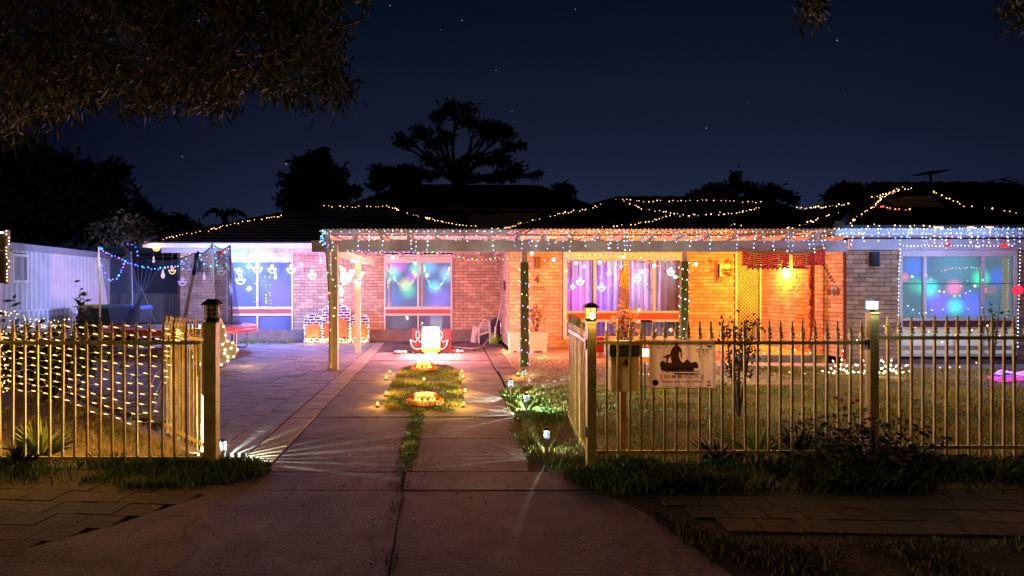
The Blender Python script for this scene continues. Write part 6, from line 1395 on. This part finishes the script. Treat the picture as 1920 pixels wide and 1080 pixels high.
for k, (px, Y, h, s, n, lab) in enumerate(((95,8.9,.98,.9,900,'dense dark hedge plant behind the left fence under fairy lights'), (-10,8.4,1.18,.5,500,'taller dark shrub at the left edge behind the fence'), (165,10.5,.95,.45,420,'leafy green shrub behind the fence by the yellow pole'))):
    plant('hedge_shrub', lab, (X(px,Y), Y, 0), h, s, n, .11, .055, [shrub_m, g_dark], 30+k, 16, cat='shrub')
plant('tall_weed', 'tall thistle-like weed rising before the white shed', (X(152,11.5), 11.5, 0), 1.5, .10, 130, .12, .045, [shrub_m], 41, 3)
plant('tall_weed', 'thin dark stems beside the wing window at the far right', (X(1860,11.8), 11.8, 0), 1.28, .30, 70, .10, .03, [leaf_m], 42, 5)
def spiky(px, py, h, n, lab, seed, mats):
    r = np.random.default_rng(seed); Y = G(py); c = np.array([X(px,Y), Y, 0.]); a = r.uniform(0, 6.28, n); l = h*(.6+.5*r.random(n)); el = r.uniform(.5, 1.35, n)
    d = np.stack([np.cos(a)*np.cos(el), np.sin(a)*np.cos(el), np.sin(el)], 1); s_ = np.stack([-np.sin(a), np.cos(a), 0*a], 1)*.011
    b = c+d*.02; m1 = b+d*l[:,None]*.55; tp = b+d*l[:,None]; tp[:,2] -= l*.16; arr = np.stack([b-s_*.6, b+s_*.6, m1+s_, tp, m1-s_], 1)
    o = polys_np('grass_tuft', arr-c, 5, mats); o.location = c; return tag(o, lab, 'grass tuft')
spiky(75, 862, .40, 46, 'spiky strap-leaved tuft in front of the left fence', 1, g_green); spiky(1500, 868, .42, 46, 'strap-leaved dark tuft at the foot of the right fence', 2, g_dark); spiky(1555, 872, .36, 40, 'second strap-leaved tuft left of the red-flowered bush', 3, g_green); spiky(1345, 872, .30, 36, 'small tuft under the right end of the banner', 4, g_dark); spiky(30, 880, .25, 30, 'low tuft at the far left foot of the fence', 5, g_dark)
spiky(1420, 862, .38, 40, 'strap-leaved tuft below the spindly bush', 6, g_green)

# ================================================= BACKGROUND: trees and houses
def tree(name, label, px, Y, base_py, blobs, n, ls, trunk, seed, mat=leaf_m, group=None, limbs=True):
    """blobs: (px, py, rx px, ry px) crown masses; trunk forks to each of them"""
    r = np.random.default_rng(seed); k = Y/F; b = Vector((X(px,Y), Y, 0)); t = thing(name, label, 'tree', b, group); mb = MB(); P = []
    tot = sum(q[2]*q[3] for q in blobs); fork = W(px+2, base_py, Y)
    mb.tube([b, b.lerp(fork, .6)+Vector((.1,0,0)), fork], [trunk, trunk*.85, trunk*.7], 8)
    for bx, by, rx, ry in blobs:
        c = W(bx, by, Y+r.uniform(-.8,.8))
        if limbs:
            m1 = fork.lerp(c, .5)+Vector((r.uniform(-.5,.5)-.10*(c.x-fork.x), r.uniform(-.3,.3), .05*abs(c.x-fork.x)+r.uniform(-.3,.3))); mb.tube([fork, m1, c], [trunk*.42, trunk*.28, trunk*.12], 6)
            for q in range(4):
                e = c+Vector((r.uniform(-1,1)*rx*k, r.uniform(-.5,.5)*rx*k, r.uniform(-.6,.9)*ry*k)); mb.tube([m1.lerp(c,.5), m1.lerp(e,.7)+Vector((0,0,-.05)), e], [trunk*.16, trunk*.1, .02], 5)
        m = max(30, int(n*rx*ry/tot)); cl = max(3, m//45)
        d = r.normal(size=(cl, 3)); d /= np.linalg.norm(d, axis=1)[:, None]; cc = d*(r.random(cl)**.4)[:, None]*np.array([rx*k, rx*k*.8, ry*k])+np.array(c)
        w_ = r.integers(0, cl, m); P.append(cc[w_]+r.normal(0, 1, (m, 3))*np.array([rx*k*.26, rx*k*.26, ry*k*.26]))
    mb.build('trunk', bark_m, t); P = np.concatenate(P); P[:, 2] = np.maximum(P[:, 2], .1)
    f = polys_np('crown', leaf_np(P, ls, ls*.45, .1, seed=seed), 4, mat, parent=t); f['kind'] = 'stuff'; return t
tree('gum_tree', 'tall spreading gum tree silhouetted behind the two-storey house', 852, 42, 340, [(855,210,30,16),(820,222,16,14),(790,250,24,12),(765,262,20,10),(748,268,12,6),(815,270,24,10),(800,300,22,10),(770,320,26,14),(835,255,12,12),(890,235,26,14),(925,240,24,14),(945,255,20,14),(960,275,18,8),(980,272,8,8),(900,300,22,8),(940,300,26,12),(975,320,22,12),(1000,325,10,10),(950,328,24,10),(870,305,14,10),(845,310,16,8),(800,330,30,10),(870,335,28,8),(920,338,24,8),(912,258,12,10)], 7500, .30, .36, 51)
tree('garden_tree', 'dense dark tree rising behind the left end of the house', 590, 34, 380, [(590,310,30,22),(570,345,34,30),(610,340,30,30),(640,365,22,18),(600,375,50,22),(560,385,30,22),(662,355,16,10),(605,292,14,8),(548,350,10,8)], 9000, .30, .40, 52, limbs=False)
tree('garden_tree', 'dark rounded trees between the dense tree and the gum', 735, 38, 360, [(720,330,22,16),(745,335,26,14),(705,345,14,14),(760,345,24,12)], 3500, .30, .3, 53, limbs=False)
tree('garden_tree', 'small bushy tree above the right end of the two-storey roof', 1055, 40, 360, [(1055,352,15,9),(1065,360,12,8)], 900, .26, .2, 54, limbs=False)
tree('garden_tree', 'ragged row of dark trees above the centre ridge, with a pointed top', 1380, 36, 375, [(1380,350,9,22),(1345,358,22,14),(1320,365,22,10),(1300,372,14,6),(1410,362,20,12),(1440,362,18,12),(1465,368,18,8),(1480,376,14,6),(1395,345,6,10)], 5000, .26, .3, 55, limbs=False)
tree('garden_tree', 'clump of dark trees left of the wing roof', 1595, 34, 375, [(1585,355,22,10),(1600,362,30,10),(1565,370,18,8),(1625,366,20,8)], 2600, .26, .3, 56, limbs=False)
tree('big_dark_tree', 'huge black tree mass filling the far left behind the shed', 70, 28, 430, [(90,330,90,50),(20,320,70,60),(170,350,60,36),(60,400,110,60),(180,400,60,50),(230,420,40,30),(-40,380,80,70),(270,440,40,24),(205,320,25,20)], 16000, .34, .6, 57, limbs=False)
tree('bare_tree', 'thin twiggy tree just behind the trampoline', 235, 20, 465, [(215,440,34,20),(250,432,36,22),(285,445,26,16),(190,430,18,12)], 1400, .12, .08, 58, M('twig_leaf', (.10,.09,.05), .8, rnd=.4))
tree('garden_tree', 'low dark trees on the skyline left of the house ridge', 330, 34, 430, [(330,420,26,14),(300,430,30,14),(360,428,20,10),(265,390,16,14),(290,405,16,14)], 2600, .26, .3, 59, limbs=False)
# palm
Yp = 33; c = W(420,405,Yp); t = thing('palm_tree', 'small palm silhouetted on the skyline above the left eave', 'palm tree', (c.x, Yp, 0)); MB().tube([(c.x,Yp,0),(c.x+.05,Yp,c.z)], [.2,.14], 8).build('trunk', bark_m, t)
for k in range(13):
    a = 2*math.pi*k/13; r_ = .95+.2*math.sin(k*2.3); pts = [Vector((c.x+math.cos(a)*r_*f, Yp+math.sin(a)*r_*f, c.z+.62*math.sin(f*2.4)*.8-.25*f)) for f in np.linspace(0, 1, 7)]; mb = MB()
    for i in range(6):
        p, q = pts[i], pts[i+1]; s_ = Vector((-math.sin(a), math.cos(a), 0))*.12*(1-i/7); mb.add([p, q, q+s_-Vector((0,0,.16)), p+s_-Vector((0,0,.16))], [(0,1,2,3)]); mb.add([p, q, q-s_-Vector((0,0,.16)), p-s_-Vector((0,0,.16))], [(0,1,2,3)])
    mb.build('frond', leaf_m, t)
# two-storey house behind
Yh = 31; t = thing('two_storey_house', 'dark two-storey house rising behind the centre of the brick house', 'house', (X(880,Yh), Yh, 0)); wallm = M('grey_far_wall', (.34,.34,.38), .8); drk = M('dark_opening', (.012,.013,.02), .5)
MB().box(X(655,Yh), X(1095,Yh), Yh, Yh+7, 0, zz(388,Yh)).build('wall', wallm, t)
x0, x1 = X(640,Yh-.6), X(1122,Yh-.6); zb = zz(389,Yh-.6); P_, Q_ = (X(760,Yh+3.5), Yh+3.5, zz(345,Yh+3.5)), (X(1010,Yh+3.5), Yh+3.5, zz(347,Yh+3.5))
mb = MB(); A = (x0,Yh-.6,zb); B = (x1,Yh-.6,zb); C_ = (x1,Yh+7.6,zb); D = (x0,Yh+7.6,zb); roof_slope(mb, A, B, Q_, P_, 10); roof_slope(mb, D, A, P_, P_, 10); roof_slope(mb, B, C_, Q_, Q_, 10); roof_slope(mb, C_, D, P_, Q_, 10); mb.build('roof', tile_m, t)
MB().box(x0, x1, Yh-.62, Yh-.58, zb-.16, zb-.01).build('gutter', M('far_gutter', (.10,.09,.09), .6), t)
for a, b, c0, c1 in ((812,878,392,423),(893,937,390,404),(1010,1060,392,415)): w_ = MB().box(X(a,Yh), X(b,Yh), Yh-.05, Yh-.01, zz(c1,Yh), zz(c0,Yh)).build('window', drk, t); MB().box(X(a,Yh)-.08, X(b,Yh)+.08, Yh-.09, Yh-.055, zz(c1,Yh)-.1, zz(c1,Yh)).build('sill', wallm, w_)
MB().box(X(879,Yh), X(881.5,Yh), Yh-.15, Yh-.07, 3, zb).build('downpipe', M('far_pipe', (.20,.20,.22), .6), t)
MB().box(X(929,Yh), X(941,Yh), Yh-.2, Yh-.06, zz(384,Yh-.6)-.5, zz(384,Yh-.6)-.35).build('security_light', M('far_lamp', (.3,.3,.32), .5), t)
# neighbour's roof beyond the wing, antennas
t = thing('neighbour_roof', 'low dark house roof on the skyline beyond the wing', 'house', (X(1800,27), 27, 0)); MB().box(X(1600,27), X(2050,27), 27, 33, 0, 3.6).build('wall', wallm, t); mb = MB(); roof_slope(mb, (X(1570,26.5),26.5,zz(388,26.5)), (X(2080,26.5),26.5,zz(388,26.5)), (X(1930,29),29,zz(357,29)), (X(1700,29),29,zz(356,29)), 8); mb.build('roof', tile_m, t)
def antenna(px, py0, py1, Y, half, n, lab, tilt=0.):
    c = W(px, py0, Y); t = thing('tv_antenna', lab, 'antenna', W(px, py1, Y)); MB().tube([W(px, py1, Y), c], .03, 6).build('mast', dkmetal, t); k = Y/F
    a, b = c+Vector((-half*k,0,-tilt*half*k)), c+Vector((half*k,0,tilt*half*k)); MB().tube([a, b], .025, 5).build('boom', dkmetal, t)
    for i in range(n): p = a.lerp(b, i/(n-1)); MB().tube([p+Vector((0,-.35,0)), p+Vector((0,.35,0))], .014, 4).build('element', dkmetal, t)
antenna(1745, 324, 352, 18, 18, 7, 'T-shaped television antenna on the wing roof peak', .08); antenna(1648, 349, 366, 30, 15, 6, 'small dim antenna left of the wing roof peak', .0); antenna(1910, 346, 372, 20, 34, 7, 'slanting antenna cut by the right edge of the picture', -.30)
# yellow-lit shrub tip above the sheet edge
# overhead branches of the street tree near the camera
def branch_mass(name, label, polys, n, Y0, Y1, seed, ln=.075, wd=.014, trunk=None):
    r = np.random.default_rng(seed); t = thing(name, label, 'tree', trunk[0] if trunk else W(polys[0][0], polys[0][1], Y0)); P = []; mb = MB()
    if trunk: mb.tube(trunk, [.24]+[.16*(1-i/len(trunk))+.04 for i in range(1, len(trunk))], 9)
    tot = sum(q[2]*q[3] for q in polys)
    for bx, by, rx, ry in polys:
        m = max(60, int(n*rx*ry/tot)); cl = max(4, m//85); q = r.random((cl, 2))*2-1; yy = r.uniform(Y0, Y1, cl)
        cx_ = bx+q[:,0]*rx; cy_ = by+q[:,1]*ry*np.sqrt(np.clip(1-q[:,0]**2*.6, .1, 1)); c = np.stack([(cx_-CX)*yy/F, yy, H-(cy_-CY)*yy/F], 1)
        for j in range(0, cl, 3): 
            e = Vector(c[j]); s_ = Vector(c[r.integers(0, cl)])+Vector((r.normal()*.1, r.normal()*.1, .30)); mb.tube([s_, s_.lerp(e,.5)+Vector((0,0,.06)), e], [.010,.006,.003], 4)
        w_ = r.integers(0, cl, m); P.append(c[w_]+r.normal(0, 1, (m, 3))*np.array([.050,.06,.065]))
    mb.build('branch', bark_m, t); f = polys_np('foliage', leaf_np(np.concatenate(P), ln, wd, 0, droop=(.0,.0,-.42), seed=seed), 4, [canopy_m, M('brown_leaf', (.16,.075,.02), .7, rnd=.5)], parent=t, mats=(r.random(sum(len(p) for p in P)) > .86).astype(int)); f['kind'] = 'stuff'; return t
branch_mass('street_tree', 'drooping feathery branches of the street tree hanging in the top left corner', [(60,60,120,90),(200,60,130,100),(340,60,130,90),(470,60,110,90),(570,60,70,90),(620,110,28,60),(300,150,160,40),(440,160,110,30),(150,150,120,60),(30,180,50,45),(18,228,26,22),(90,190,40,30),(560,150,70,24),(640,170,12,26),(600,60,30,90),(200,-40,300,60),(480,-40,200,60)], 33000, 4.2, 5.6, 61,
            trunk=[Vector((-7.2,4.0,0)), Vector((-6.6,4.3,2.4)), Vector((-5.0,4.8,3.6)), Vector((-2.6,5.0,4.1)), Vector((-1.2,5.0,3.9))])
branch_mass('street_tree', 'small leafy tip poking in at the top edge right of centre', [(1522,8,22,14),(1530,-20,40,20)], 700, 5.0, 5.4, 62, .05, .018, trunk=[Vector((6.5,3.4,0)), Vector((6.0,3.8,3.0)), Vector((4.4,4.8,4.1)), Vector((2.8,5.2,3.75))])
branch_mass('street_tree', 'faint leafy tip in the top right corner', [(1915,15,14,20)], 400, 5.0, 5.3, 63, .05, .018, trunk=[Vector((7.5,4.2,0)), Vector((6.9,4.6,2.6)), Vector((5.4,5.1,3.7)), Vector((4.5,5.2,3.6))])
